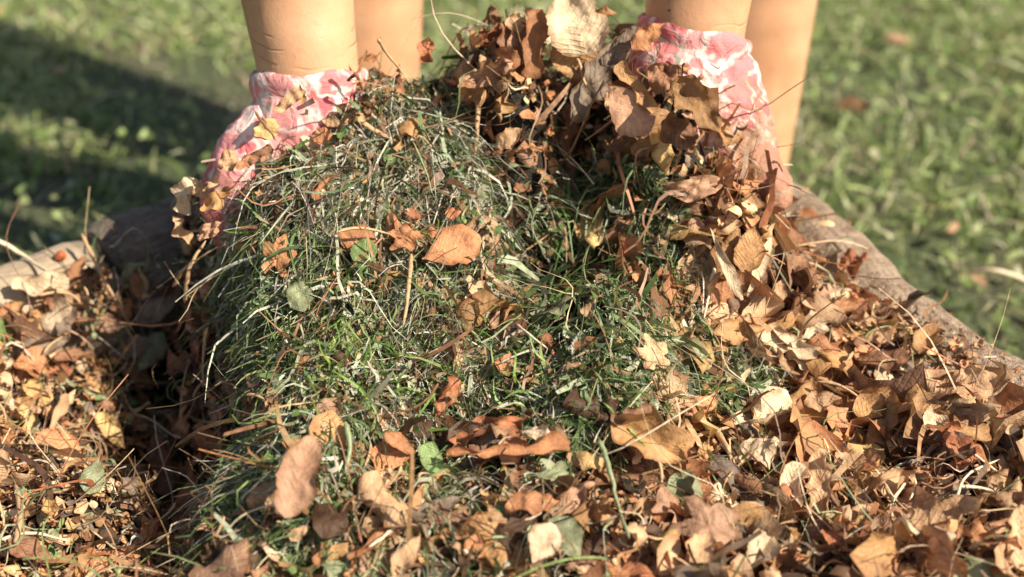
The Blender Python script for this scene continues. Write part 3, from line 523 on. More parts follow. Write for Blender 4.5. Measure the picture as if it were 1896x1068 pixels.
P, Nv = sample(16000, (-.26, .06, -.12, .16)); k = inside(*proj(P)[:2], RAG) & ~gloved(P) & (rng.random(len(P)) < .42); P, Nv = P[k], Nv[k]
cc = pick([C_['tan'], C_['orange'], C_['brown'], C_['dark'], C_['pink'], C_['yellow']], [3, 2.5, 3, 1.5, 1.5, .7], len(P)); me = scatter_leaves('leaf_scraps', P + Nv * rng.uniform(.006, .019, (len(P), 1)), Nv, .005 + .015 * rng.random(len(P)) ** 1.5, cc, M_LEAF, ['frag', 'ovate', 'strip', 'petal', 'frag'], (8, 6), crump=(1.0, 2.6), rollr=(-2.2, 2.4), tilt=.8)
tag(link('leaf_scraps', me, M_LEAF), 'small brown leaf scraps mixed into the grass along the upper edge of the heap', 'leaf litter', kind='stuff')
# dead leaves on the lawn
n_ = 100; x = rng.uniform(-1.4, 1.4, n_); y = rng.uniform(.35, 2.4, n_); P = np.stack([x, y, ground_z(x, y) + rng.uniform(.01, .035, n_)], 1)
me = scatter_leaves('lawn_leaf_litter', P, np.tile([0, 0, 1.], (n_, 1)), rng.uniform(.02, .055, n_), pick([C_['tan'], C_['pink'], C_['brown'], C_['cream']], [3, 3, 2, 1], n_), M_LEAF, ['ovate', 'frag'], (7, 5))
tag(link('lawn_leaf_litter', me, M_LEAF), 'blurred fallen leaves lying in the lawn grass behind', 'leaf litter', kind='stuff')

# ---------------------------------------------------------------- individual leaves
HERO = []
def place_leaf(px, py, Lpx, Wpx, ang, ckey, kind='ovate', label=None, short=None, Y=None, roll=0., bend=0., fold=0., crump=.6, twist=0., face=.45, stalk=0, lift=.006, tiltx=0, res=(27, 17), shade=1.0, group='dry leaves on the heap'):
    crump = crump * 1.35; lift = lift + (.006 if label and short else .002); c = hit(px, py, Y); dep = proj(c)[2][0]; sc = dep * TANH / 948; nv = nrm(np.array([c[0]]), np.array([c[1]]))[0] if Y is None else np.array([0, -.6, .5])
    tc = (CAM - c) / np.linalg.norm(CAM - c); nv = nv * (1 - face) + tc * face + RT * tiltx; nv /= np.linalg.norm(nv)
    d = RT * math.cos(R(ang)) + UP * math.sin(R(ang)); A = frame(nv, d)
    L = Lpx * sc; Wd = Wpx * sc; c = c + nv * lift
    V, F, uv = leaf_geo(L, Wd, kind, roll, bend, fold, crump, twist, res)
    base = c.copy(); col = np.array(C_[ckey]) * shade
    nm = 'green_leaf' if 'green' in ckey else 'dry_leaf'
    me = make_mesh(nm, V @ A.T, F, uv, np.repeat(col[None], len(V), 0))
    o = link(nm, me, M_GREENLEAF if 'green' in ckey else M_LEAF, None, base); o['category'] = 'leaf'; o['group'] = group
    if label: o['label'] = label
    if stalk:
        e = V[V[:, 0].argmin()] @ A.T; dv = A @ np.array([-1, rng.uniform(-.4, .4), rng.uniform(-.1, .3)]); pts = [e + dv * stalk * sc * s + A[:, 1] * math.sin(s * 2.5) * stalk * sc * .15 for s in np.linspace(-.1, 1, 8)]
        v, f, u = tube_geo(pts, np.linspace(.0007, .0011, 8), 6); link('stalk', make_mesh('stalk', v, f, u), M_STALK, o)
    if short: HERO.append((px, py, short))
    return o
G = 'dry leaves on the heap'
PL = place_leaf
# the crest
PL(1100, 150, 170, 75, 62, 'grey', 'ovate', 'large crumpled grey brown leaf leaning below the pink glove cuff', 'large grey brown leaf', Y=.065, roll=.5, crump=1.3, face=.5)
PL(1062, 105, 95, 85, -80, 'ochre', 'round', 'ochre leaf with a thin stalk right under the cream leaf', 'ochre stalked leaf', Y=.075, fold=.2, stalk=0, crump=.5)
PL(1066, 46, 128, 118, 112, 'cream', 'round', 'large pale cream leaf standing on top of the heap', 'large cream leaf', Y=.072, roll=.55, bend=-.5, crump=.6, face=.7)
PL(1112, 55, 80, 38, 80, 'ochre', 'strip', 'crumpled ochre leaf edge standing behind the cream leaf', None, Y=.085, crump=1.8, roll=.8)
PL(992, 84, 125, 62, 83, 'orange', 'strip', 'upright rolled rust brown leaf beside the cream leaf', 'upright rolled leaf', Y=.07, roll=1.5, crump=.6, face=.7, shade=.7)
PL(952, 96, 110, 75, 100, 'brown', 'strip', 'rolled brown leaf leaning on the upright rust leaf', 'leaning brown leaf', Y=.075, roll=1.1, crump=.9, face=.6, shade=1.3)
PL(955, 46, 48, 44, 60, 'tan', 'frag', 'small tan leaf piece on the crest above the rolled leaves', None, Y=.08, crump=.8)
PL(918, 66, 62, 32, 8, 'red', 'strip', 'dark rust rolled leaf end sticking out of the crest', None, Y=.08, roll=1.6, shade=.8)
PL(790, 100, 60, 45, 70, 'red', 'frag', 'curled reddish brown leaf on the green crest beside the leg', 'reddish crest leaf', Y=.085, crump=1.6, roll=.8, shade=1.25)
PL(1163, 205, 118, 82, -52, 'pink', 'petal', 'flat triangular pinkish tan leaf below the ochre chip', 'triangular pinkish leaf', Y=.035, crump=.35, face=.6, shade=1.25)
PL(1178, 165, 112, 36, -52, 'ochre', 'strip', 'long ochre rolled chip lying below the pink glove', 'long ochre chip', Y=.04, roll=1.3, crump=.4, face=.6)
PL(1140, 185, 60, 48, 40, 'tan', 'frag', 'tan leaf piece tucked above the triangular pinkish leaf', None, Y=.036, crump=1)
PL(912, 180, 90, 40, -30, 'ochre', 'strip', 'leaf arched into a hook at the head of the thin vertical stem', 'hooked leaf', bend=1.7, roll=.6, crump=.3, lift=.012, face=.2)
PL(920, 140, 110, 40, 12, 'pink', 'strip', 'frilly pinkish leaf lying along the crest under the rolled leaves', None, crump=2.2, lift=.012)
PL(960, 260, 56, 48, 35, 'tan', 'ovate', 'small curled tan leaf in the grey tangle under the crest', 'small curled tan leaf', roll=1.3, crump=.8, lift=.014)
PL(1042, 255, 120, 36, 86, 'brown', 'strip', 'tall brown leaf strip standing in the grass under the crest', 'tall brown strip', roll=.9, crump=1, lift=.022, face=.75, shade=1.6)
PL(1032, 345, 100, 54, 84, 'pink', 'strip', 'pinkish brown bark-like strip below the tall brown strip', 'bark-like strip', roll=.7, crump=.6, lift=.022, face=.75)
PL(1150, 90, 95, 40, 50, 'grey', 'strip', 'grey brown shred pointing up from the crest to the glove', None, Y=.07, crump=1.4, shade=.9)
PL(1200, 70, 75, 45, 40, 'orange', 'ovate', 'orange tan leaf leaning on the edge of the glove cuff', None, Y=.06, crump=.8, roll=.5)
PL(1228, 150, 85, 70, -60, 'brown', 'frag', 'ragged brown leaf pressed against the pink glove palm', 'ragged glove leaf', Y=.035, crump=1.7, shade=1.4)
PL(1290, 200, 130, 85, -50, 'ochre', 'ovate', 'large dirty ochre leaf lying over the pink glove', 'large ochre glove leaf', Y=.012, roll=.6, crump=1.1, shade=.62, face=.55)
PL(1255, 250, 95, 70, -40, 'brown', 'frag', 'dark torn leaf under the ochre leaf on the glove', None, Y=.015, crump=1.5)
PL(1190, 275, 90, 42, -12, 'brown', 'strip', 'brown shrivelled leaf hanging below the triangular pinkish leaf', None, crump=1.6, lift=.015)
PL(1270, 350, 110, 62, 15, 'pink', 'frag', 'crumpled pinkish leaf below the gloved palm', 'crumpled pinkish leaf', crump=2, lift=.012)
PL(1320, 352, 60, 40, 20, 'ochre', 'frag', 'small ochre crumple under the dirty thumb', None, crump=2, lift=.012)
# left shoulder of the heap and glove
PL(606, 215, 95, 26, 25, 'tan', 'strip', 'long tan leaf strip lying on the shoulder of the heap under the glove', 'tan shoulder strip', roll=1.1, crump=.5, lift=.018)
PL(700, 165, 80, 34, -14, 'orange', 'ovate', 'orange leaf with dark rim on the crest in front of the shin', 'dark rimmed orange leaf', crump=.8, roll=.5, lift=.016)
PL(560, 178, 38, 18, 100, 'ochre', 'ovate', 'tiny ochre leaf standing against the glove wrist', None, Y=.035, roll=1)
PL(497, 245, 62, 45, 10, 'yellow', 'frag', 'yellow tan leaf flake stuck to the back of the glove', 'yellow glove flake', Y=.012, crump=.7, shade=.9)
PL(536, 190, 60, 26, 40, 'tan', 'strip', 'tan leaf shred caught between glove and heap', None, Y=.03, crump=1.4)
PL(458, 305, 46, 26, 38, 'orange', 'frag', 'small bright orange leaf at the foot of the glove', 'small bright orange leaf', Y=.00, crump=.4)
PL(480, 290, 60, 22, 30, 'brown', 'strip', 'brown curled strip hanging by the small bright orange leaf', None, Y=.0, crump=1)
PL(627, 268, 38, 32, 10, 'orange', 'round', 'small round orange leaf on the matted grass near the glove', 'small round orange leaf', crump=.5, lift=.018, shade=1.15)
PL(640, 240, 40, 20, -20, 'tan', 'ovate', 'pale tan scrap above the small round orange leaf', None, lift=.018)
PL(735, 300, 42, 34, 20, 'green', 'round', 'small fresh green leaf in the matted grass', None, lift=.018, crump=.4)
PL(592, 372, 56, 26, 62, 'orange', 'ovate', 'rust leaf on edge in the matted grass below the glove', None, lift=.02, roll=.8, shade=.7)
PL(350, 366, 70, 52, 70, 'cream', 'strip', 'cream crumpled leaf hanging off the outer edge of the heap', 'cream edge leaf', Y=.03, crump=2.2, roll=.7)
PL(385, 350, 60, 34, 30, 'tan', 'frag', 'tan shrivelled leaf on the rim of the heap beside the glove fingers', None, Y=.02, crump=2)
PL(425, 300, 60, 34, 60, 'tan', 'frag', 'tan flake stuck on the outer side of the camera left glove', None, Y=.005, crump=1.4, shade=.9)
PL(402, 372, 70, 40, 35, 'ochre', 'frag', 'crumpled ochre leaf where the glove fingers vanish into the heap', None, Y=.0, crump=1.6)
PL(340, 430, 64, 30, -60, 'tan', 'ovate', 'tan curled leaf hanging below the cream edge leaf', None, Y=.01, crump=1.2, roll=1)
PL(388, 430, 60, 36, 20, 'pink', 'frag', 'pinkish shrivelled leaf just inside the outer rim of the heap', None, Y=-.012, crump=1.8)
# orange band
PL(667, 446, 80, 60, -18, 'orange', 'petal', 'orange leaf with a dark line, first in the orange row', 'lined orange leaf', crump=.35, lift=.022, face=.7)
PL(740, 456, 68, 52, 12, 'orange', 'lobed', 'crumpled orange brown leaf in the middle of the orange row', 'crumpled orange leaf', crump=1.3, lift=.02, face=.6, shade=.85, stalk=90)
PL(835, 482, 112, 78, 22, 'orange', 'petal', 'largest orange leaf with pointed tip in the orange row', 'largest orange leaf', crump=.4, roll=.3, lift=.024, face=.75, shade=1.15)
PL(812, 440, 55, 24, 10, 'orange', 'frag', 'thin orange piece above the largest orange leaf', None, crump=.7, lift=.02)
PL(745, 418, 40, 20, -20, 'red', 'frag', 'small red orange scrap above the orange row', None, lift=.02)
PL(845, 400, 30, 22, 10, 'red', 'ovate', 'small pink red leaf above the largest orange leaf', None, lift=.02, shade=1.5)
PL(680, 492, 64, 48, -100, 'green', 'ovate', 'smooth grey green leaf under the lined orange leaf', 'smooth green leaf', crump=.25, lift=.018, face=.7, shade=1.2)
PL(538, 476, 82, 64, 75, 'orange', 'lobed', 'lobed orange leaf on the hanging grass beside the brown curls', 'lobed orange leaf', crump=.7, lift=.024, face=.7, shade=1.1)
PL(578, 560, 56, 48, -70, 'palegreen', 'round', 'pale green leaf below the lobed orange leaf', 'pale green round leaf', crump=.5, lift=.02)
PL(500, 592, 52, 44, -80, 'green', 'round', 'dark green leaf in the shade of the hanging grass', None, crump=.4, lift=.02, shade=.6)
PL(530, 552, 40, 30, 0, 'brown', 'frag', 'small brown leaf between two green leaves', None, lift=.02, shade=1.3)
PL(522, 652, 72, 66, 60, 'pink', 'lobed', 'pinkish brown leaf at the foot of the hanging grass', 'pinkish foot leaf', crump=.9, lift=.012, face=.6, shade=.9)
PL(460, 650, 86, 46, 80, 'brown', 'strip', 'dark brown leaf standing at the mouth of the dark hollow', 'hollow mouth leaf', roll=.6, lift=.012, face=.6)
PL(590, 615, 70, 20, -62, 'brown', 'strip', 'narrow brown leaf edge beside the pinkish foot leaf', None, roll=1, lift=.015, shade=1.4)
# dark cave and right of it
PL(1131, 505, 50, 40, 10, 'brown', 'ovate', 'dark brown leaf in the shaded gap between the grass clumps', 'dark gap leaf', crump=.7, lift=.012)
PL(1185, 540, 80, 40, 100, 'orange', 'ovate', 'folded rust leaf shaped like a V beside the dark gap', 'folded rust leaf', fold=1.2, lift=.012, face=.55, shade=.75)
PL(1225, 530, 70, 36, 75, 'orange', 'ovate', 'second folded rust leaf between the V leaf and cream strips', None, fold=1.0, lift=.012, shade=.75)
PL(1182, 664, 76, 62, -40, 'tan', 'lobed', 'light tan star shaped leaf on the grass below the dark gap', 'star shaped leaf', crump=.45, lift=.02, face=.7, shade=1.25)
PL(1105, 637, 55, 22, 18, 'orange', 'ovate', 'thin orange leaf above the star shaped leaf', None, lift=.016)
PL(944, 690, 42, 36, 70, 'orange', 'ovate', 'small orange leaf on the lower grass', 'small orange grass leaf', lift=.018, roll=.7)
PL(840, 655, 50, 28, -40, 'orange', 'frag', 'orange scrap on the middle of the lower grass', None, lift=.018)
PL(930, 612, 38, 16, 70, 'pink', 'ovate', 'tiny pink leaf standing in the lower grass', None, lift=.018)
PL(824, 742, 80, 34, 60, 'red', 'strip', 'twisted rust leaf in the lower grass above the ribbed leaf', 'twisted rust leaf', crump=1.4, twist=1, lift=.016, shade=1.2)
PL(738, 728, 30, 20, 80, 'pink', 'round', 'small pink petal-like leaf in the lower grass', None, lift=.02, shade=1.3)
# cream strips on the right flank
PL(1343, 490, 140, 26, -66, 'cream', 'petal', 'narrow cream leaf blade forming one side of the open husk', 'narrow cream husk', roll=.6, crump=.3, lift=.022, face=.8)
PL(1392, 500, 125, 28, 68, 'cream', 'petal', 'narrow cream leaf blade forming the other side of the open husk', None, roll=.7, crump=.3, lift=.022, face=.8)
PL(1375, 462, 84, 60, 78, 'ochre', 'ovate', 'ochre leaf held between the two narrow cream blades', 'ochre husk leaf', roll=.6, crump=.3, lift=.016, face=.7, shade=1.15)
PL(1370, 525, 80, 46, 85, 'cream', 'ovate', 'cream base of the open husk below the ochre leaf', None, roll=.7, lift=.014, shade=.85)
PL(1310, 470, 130, 36, -72, 'pink', 'strip', 'long pinkish leaf beside the narrow cream husk', None, roll=.8, lift=.012)
PL(1420, 545, 70, 36, 60, 'tan', 'ovate', 'tan leaf leaning on the open husk', None, roll=.6, lift=.014)
PL(1275, 500, 70, 40, 60, 'tan', 'ovate', 'tan leaf at the grass edge beside the open husk', None, roll=.6, lift=.01)
PL(1345, 622, 100, 50, 8, 'ochre', 'ovate', 'ochre leaf with dark belly above the cream arched leaf', 'ochre belly leaf', roll=.8, lift=.014, shade=.95)
PL(1442, 640, 120, 52, -20, 'cream', 'strip', 'cream arched leaf in the middle of the leafy slope', 'cream arched leaf', roll=.9, bend=.6, lift=.018, crump=.5, shade=.9)
PL(1500, 612, 75, 52, 30, 'cream', 'lobed', 'pale ragged leaf beside the cream arched leaf', None, crump=.9, lift=.016, shade=.85)
PL(1490, 685, 90, 40, -40, 'cream', 'ovate', 'cream yellow curled leaf below the pale ragged leaf', None, roll=1, lift=.016, shade=.9)
PL(1430, 690, 90, 40, 35, 'ochre', 'ovate', 'olive ochre ribbed leaf beside the patch of chopped grass', None, roll=.5, lift=.014, shade=.7)
PL(1500, 560, 70, 30, 40, 'pink', 'strip', 'pink brown leaf high on the leafy slope', None, roll=.7, lift=.01)
PL(1580, 515, 75, 55, 20, 'red', 'frag', 'crumpled rust red leaf lying against the curved log', 'crumpled rust leaf', crump=2.2, lift=.014)
PL(1500, 425, 60, 40, -50, 'orange', 'ovate', 'rust orange leaf lying on the smooth part of the curved log', 'rust log leaf', crump=1, lift=.006, shade=.8)
PL(1640, 670, 90, 40, 0, 'brown', 'strip', 'broad brown strip in a dark gap below the curved log', 'broad brown strip', roll=.7, lift=.012, shade=1.2)
PL(1725, 650, 70, 55, 60, 'ochre', 'ovate', 'cupped ochre leaf below the crusted end of the log', 'cupped ochre leaf', roll=1.1, lift=.014)
PL(1590, 615, 80, 40, 10, 'tan', 'frag', 'knobbly tan leaf below the crumpled rust leaf', None, crump=2, lift=.012)
PL(1480, 785, 120, 100, 70, 'ochre', 'round', 'large curled ochre leaf at the corner of the chopped grass', 'large curled ochre leaf', roll=1.0, bend=.5, crump=.9, lift=.02, face=.6, shade=.9)
PL(1525, 758, 66, 40, 5, 'tan', 'ovate', 'tan leaf resting on the large curled ochre leaf', None, roll=.5, lift=.03)
PL(1637, 780, 100, 88, -30, 'ochre', 'round', 'round cupped ochre leaf with a pale stalk on the leafy slope', 'round cupped leaf', roll=.9, bend=.3, crump=.6, lift=.02, face=.6, stalk=70, shade=1.1)
PL(1800, 732, 108, 74, 15, 'tan', 'round', 'broad smooth tan leaf near the crusted log end', 'broad tan leaf', roll=.5, crump=.5, lift=.018, shade=1.15, face=.6)
PL(1712, 738, 120, 50, 18, 'pink', 'ovate', 'long pinkish leaf next to the broad tan leaf', 'long pinkish leaf', roll=.8, lift=.012, shade=1.1)
PL(1830, 790, 90, 40, -15, 'cream', 'frag', 'cream mottled leaf below the broad tan leaf', None, crump=1.3, lift=.012, shade=.85)
PL(1560, 845, 120, 36, -28, 'pink', 'strip', 'long pink brown leaf blade between the curled leaves', None, roll=.7, lift=.016, shade=1.15)
# lower right
PL(1462, 925, 125, 52, 80, 'cream', 'strip', 'pale cream bleached leaf standing upright in the leaf heap', 'bleached upright leaf', roll=1.0, crump=.5, lift=.022, face=.75, shade=1.1)
PL(1400, 872, 110, 74, 10, 'cream', 'frag', 'crumpled straw cream leaf above the bleached upright leaf', 'straw cream leaf', crump=1.5, lift=.014, shade=.85)
PL(1510, 905, 120, 50, 88, 'tan', 'strip', 'ribbed tan leaf fan beside the bleached upright leaf', 'ribbed tan fan', roll=.8, crump=1.1, lift=.018, face=.6, shade=1.15)
PL(1575, 900, 84, 58, 82, 'tan', 'petal', 'tan pleated leaf beside the ribbed tan fan', None, fold=.7, crump=.8, lift=.014)
PL(1620, 892, 80, 55, -70, 'pink', 'ovate', 'cupped pink brown leaf near the dark gap', None, roll=.9, lift=.014, shade=1.1)
PL(1305, 985, 150, 112, -30, 'pink', 'lobed', 'large pinkish brown lobed leaf at the bottom of the heap', 'large pinkish lobed leaf', crump=.9, lift=.018, face=.5, shade=.85)
PL(1350, 905, 120, 50, -45, 'grey', 'strip', 'dark grey green leaf strip above the large lobed leaf', None, roll=.6, lift=.012, shade=.7)
PL(1790, 988, 150, 84, 8, 'tan', 'ovate', 'wide tan leaf arched over a shadow near the picture corner', 'wide arched leaf', roll=1.0, bend=.6, crump=.6, lift=.022)
PL(1876, 1010, 120, 70, 88, 'tan', 'round', 'pale round leaf at the edge beside the wide arched leaf', None, roll=.7, lift=.02, shade=1.25, face=.7)
PL(1735, 1040, 80, 60, 30, 'cream', 'round', 'cream cupped leaf below the wide arched leaf', None, roll=.8, lift=.018, shade=.85)
PL(1550, 1030, 70, 32, -55, 'red', 'ovate', 'small glowing rust leaf deep in the lower leaf heap', None, roll=.8, lift=.012, shade=1.3)
PL(1600, 985, 90, 50, 40, 'tan', 'ovate', 'tan leaf crossing a dark stem in the lower heap', None, roll=.7, lift=.014)
PL(1300, 1050, 70, 60, 80, 'tan', 'round', 'striped tan leaf at the very bottom below the lobed leaf', None, roll=.9, lift=.016, shade=1.1)
PL(1400, 1045, 90, 60, 60, 'cream', 'petal', 'pleated cream leaf at the bottom edge', None, fold=.8, lift=.014, shade=.8)
PL(1860, 870, 80, 50, 60, 'tan', 'frag', 'torn tan leaf among the pale roots', None, crump=1.2, lift=.014)
# centre bottom
PL(1180, 822, 150, 100, -28, 'ochre', 'ovate', 'big folded ochre leaf with a deep crease below the grass', 'big folded ochre leaf', fold=.55, roll=.5, crump=.7, lift=.024, face=.55, shade=1.0)
PL(1150, 780, 80, 30, 20, 'brown', 'strip', 'thin dark leaf rim behind the big folded ochre leaf', None, roll=1.2, lift=.024)
PL(955, 857, 220, 46, 2, 'orange', 'strip', 'long rolled orange leaf lying flat across the foot of the heap', 'long rolled orange leaf', roll=1.7, crump=.35, lift=.022, face=.6, shade=1.05)
PL(925, 815, 150, 56, 12, 'red', 'ovate', 'ribbed red orange leaf behind the long rolled leaf', 'ribbed red leaf', roll=.6, crump=1.6, lift=.018, face=.5, shade=1.2)
PL(1010, 822, 70, 32, -8, 'cream', 'frag', 'cream scrap beside the ribbed red leaf', None, crump=1, lift=.024, shade=.85)
PL(1090, 880, 60, 40, -20, 'yellow', 'frag', 'yellow torn leaf at the end of the long rolled leaf', None, lift=.02)
PL(725, 836, 66, 32, -32, 'orange', 'ovate', 'orange brown pointed leaf at the grass edge', 'pointed orange leaf', roll=.5, lift=.018, shade=.95)
PL(565, 895, 150, 80, 74, 'pink', 'round', 'big smooth pinkish brown leaf standing beside the dark hollow', 'big smooth standing leaf', roll=.55, crump=.4, lift=.032, face=.8, shade=.95)
PL(780, 882, 80, 42, -70, 'green', 'strip', 'bright green leaf lying below the pointed orange leaf', 'bright green leaf', roll=.3, crump=.3, lift=.02, face=.6, shade=1.4)
PL(1022, 898, 74, 52, -20, 'palegreen', 'lobed', 'pale green lobed leaf below the long rolled leaf', 'pale green lobed leaf', crump=.5, lift=.018)
PL(716, 912, 62, 34, 68, 'tan', 'ovate', 'light tan leaf beside the bright green leaf', None, roll=.5, lift=.018, shade=1.2)
PL(722, 955, 40, 22, 80, 'pink', 'ovate', 'pink leaf under the light tan leaf', None, lift=.016)
PL(975, 955, 100, 54, 12, 'orange', 'ovate', 'ribbed orange leaf above the smooth peach leaf', 'ribbed orange leaf', roll=.6, crump=1.2, lift=.016, shade=.85)
PL(1072, 942, 96, 50, 42, 'pink', 'ovate', 'pleated pinkish leaf beside the ribbed orange leaf', 'pleated pinkish leaf', crump=1.3, roll=.5, lift=.018, shade=1.1)
PL(996, 1012, 78, 62, 62, 'cream', 'petal', 'smooth peach leaf standing at the bottom of the heap', 'smooth peach leaf', crump=.2, lift=.026, face=.85, shade=.95)
PL(1045, 1012, 90, 70, -60, 'palegreen', 'ovate', 'grey green leaf tucked behind the smooth peach leaf', None, crump=.5, lift=.016, shade=.7)
PL(915, 1050, 60, 40, 80, 'ochre', 'ovate', 'ochre leaf tip below the smooth peach leaf', None, roll=.8, lift=.018)
PL(760, 1035, 90, 45, 60, 'tan', 'ovate', 'light tan leaf streaked with brown at the bottom edge', None, roll=.8, lift=.016)
PL(690, 1010, 110, 30, 35, 'orange', 'strip', 'long orange strip near the bottom edge', None, roll=.9, lift=.014, shade=.8)
PL(560, 990, 50, 28, 30, 'tan', 'frag', 'tan scrap below the big smooth standing leaf', None, lift=.016)
PL(800, 975, 120, 34, 30, 'grey', 'strip', 'grey brown strip crossing the lower litter', None, roll=.6, lift=.012)
# hollow on the left
PL(372, 930, 110, 46, 74, 'orange', 'ovate', 'bright orange leaf upright in the dark hollow', 'bright hollow leaf', roll=.8, crump=.6, lift=.03, face=.7, shade=1.1)
PL(405, 852, 70, 20, 62, 'orange', 'ovate', 'narrow twisted orange leaf above the bright hollow leaf', None, roll=1.0, twist=1.2, lift=.03)
PL(286, 858, 120, 56, 98, 'brown', 'ovate', 'tall dark brown leaf standing in the dark hollow', 'tall dark hollow leaf', roll=.8, lift=.03, face=.7, shade=.9)
PL(275, 808, 40, 20, -10, 'orange', 'frag', 'small orange and cream scrap on the tall dark leaf tip', None, lift=.034)
PL(312, 945, 100, 40, -75, 'brown', 'ovate', 'hanging brown leaf between the dark and orange hollow leaves', None, roll=.8, lift=.026, shade=1.2)
PL(45, 700, 80, 66, 40, 'orange', 'frag', 'orange tan leaf at the edge just outside the shadow', 'sunlit edge leaf', crump=.8, lift=.014, shade=1.1)
PL(95, 836, 86, 62, -10, 'orange', 'round', 'smooth peach orange leaf on the sunlit crumbs', 'peach orange leaf', crump=.4, lift=.014, face=.6, shade=1.25)
PL(115, 872, 66, 30, 8, 'cream', 'ovate', 'cream leaf just below the peach orange leaf', None, lift=.018)
PL(160, 905, 74, 46, -110, 'palegreen', 'petal', 'grey green leaf on the sunlit crumbs', 'grey green crumb leaf', crump=.4, lift=.016, face=.6, shade=.85)
PL(188, 800, 84, 36, -48, 'yellow', 'ovate', 'yellow tan leaf at the shadow edge of the sunlit crumbs', 'yellow tan leaf', crump=.8, lift=.014)
PL(82, 790, 120, 20, 58, 'tan', 'strip', 'long narrow tan strip slanting over the sunlit crumbs', None, roll=.6, lift=.016)
PL(10, 900, 110, 44, -80, 'tan', 'ovate', 'tan leaf cut by the picture edge over the sunlit crumbs', None, roll=.6, lift=.016)
PL(50, 1040, 90, 50, -20, 'brown', 'ovate', 'rust brown leaf in the bottom corner', None, roll=.5, lift=.012, shade=1.3)
PL(200, 1050, 110, 50, 12, 'orange', 'strip', 'pinkish orange leaf at the bottom edge below the hollow', None, crump=1, lift=.012, shade=1.05)
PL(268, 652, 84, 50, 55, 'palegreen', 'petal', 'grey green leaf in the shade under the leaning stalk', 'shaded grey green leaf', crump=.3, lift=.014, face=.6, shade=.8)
PL(232, 645, 80, 42, 20, 'grey', 'petal', 'grey brown leaf touching the shaded grey green leaf', None, crump=.4, lift=.014, face=.6)
PL(278, 572, 92, 42, 28, 'grey', 'ovate', 'greyish leaf in the shade beside the hanging grass', 'greyish shade leaf', crump=.5, lift=.014, shade=1.1)
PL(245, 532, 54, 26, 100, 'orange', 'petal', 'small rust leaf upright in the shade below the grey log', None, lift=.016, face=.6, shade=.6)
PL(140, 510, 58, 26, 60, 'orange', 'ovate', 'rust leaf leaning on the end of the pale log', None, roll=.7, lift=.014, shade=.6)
PL(130, 675, 70, 30, 25, 'brown', 'ovate', 'reddish leaf at the rim of the shaded litter', None, roll=.5, lift=.012, shade=1.4)
PL(70, 640, 90, 40, 10, 'grey', 'ovate', 'grey leaf lying in the shade above the sunlit edge leaf', None, crump=.4, lift=.012)
PL(195, 600, 60, 36, -10, 'pink', 'ovate', 'shaded pinkish leaf below the leaning stalk tip', None, lift=.012, shade=.8)
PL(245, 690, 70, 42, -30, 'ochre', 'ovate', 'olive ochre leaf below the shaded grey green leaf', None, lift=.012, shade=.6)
PL(72, 538, 100, 46, 14, 'cream', 'strip', 'cream leaf with bent stalk draped on the pale log', 'cream log leaf', crump=1.3, roll=.7, lift=.012, stalk=0, shade=.9)
PL(120, 575, 110, 24, -18, 'brown', 'strip', 'curved brown leaf edge under the cream leaf on the log', None, bend=.8, roll=.7, lift=.012, shade=1.2)
NH = len([o for o in COL.objects if 'label' in o and o.get('category') == 'leaf'])

# the remaining countable leaves, each described by what it lies next to
HP = np.array([(h[0], h[1]) for h in HERO], float); used = {}
n_auto = 298 - NH; tries = 0; placed = []
allhero = [(*[float(v[0]) for v in proj(np.array(o.location))[:2]],) for o in COL.objects if o.get('category') == 'leaf']
while len(placed) < n_auto and tries < 9000:
    tries += 1; px, py = rng.uniform(5, 1890), rng.uniform(200, 1062); P = hit(px, py)
    if not offlog(P[None])[0] or cavef(P[None])[0] > .3: continue
    if P[1] > .24 or (py < 330 and not 450 < px < 1250): continue
    if not (inside(P[0:1], P[1:2], RIM))[0]: continue
    g = greenness(P[None])[0]
    if rng.random() < g * .93: continue
    if min([math.hypot(px - a, py - b) for a, b in allhero + placed]) < (30 if g < .5 else 55): continue
    kk, cc = leafcol(P[None], 1); ck = kk[0]; Lp = rng.uniform(44, 92) * (1.25 if px > 1150 or (py > 800 and px > 420) else .8); asp = rng.uniform(.4, .8)
    kd = rng.choice(['ovate', 'ovate', 'round', 'petal', 'strip', 'frag', 'lobed'], p=[.25, .15, .12, .16, .17, .1, .05]); ro = rng.uniform(-.6, 2.0); cr = rng.uniform(.7, 2.2)
    form = {'strip': 'long rolled' if ro > .8 else 'narrow', 'frag': 'torn', 'lobed': 'lobed', 'round': 'cupped' if ro > .8 else 'rounded', 'petal': 'pointed', 'ovate': 'curled' if ro > .8 else ('crumpled' if cr > 1 else 'oval')}[kd]
    sz = 'small' if Lp < 52 else ('mid-sized' if Lp < 72 else 'large')
    for j in np.argsort(np.hypot(HP[:, 0] - px, HP[:, 1] - py))[:4]:
        hx, hy, sh = HERO[j]; dx, dy = px - hx, py - hy; rel = ('just below' if dy > 0 else 'just above') if abs(dy) > abs(dx) else ('to the right of' if dx > 0 else 'to the left of')
        lab = f"{sz} {form} {NAME[ck]} leaf {rel} the {sh}"
        if lab not in used: break
    if lab in used: continue
    used[lab] = 1; placed.append((px, py))
    PL(px, py, Lp, Lp * asp, rng.uniform(0, 360), ck, str(kd), lab, None, roll=ro, bend=rng.uniform(-.5, .8), fold=rng.uniform(-.3, .6) if kd in ('ovate', 'petal') else 0, crump=cr, twist=rng.uniform(-.6, .6), face=rng.uniform(0, .6), lift=rng.uniform(.004, .016), tiltx=rng.normal(0, .3), stalk=rng.choice([0, 0, 40]), res=(17, 11), shade=rng.uniform(.8, 1.2))

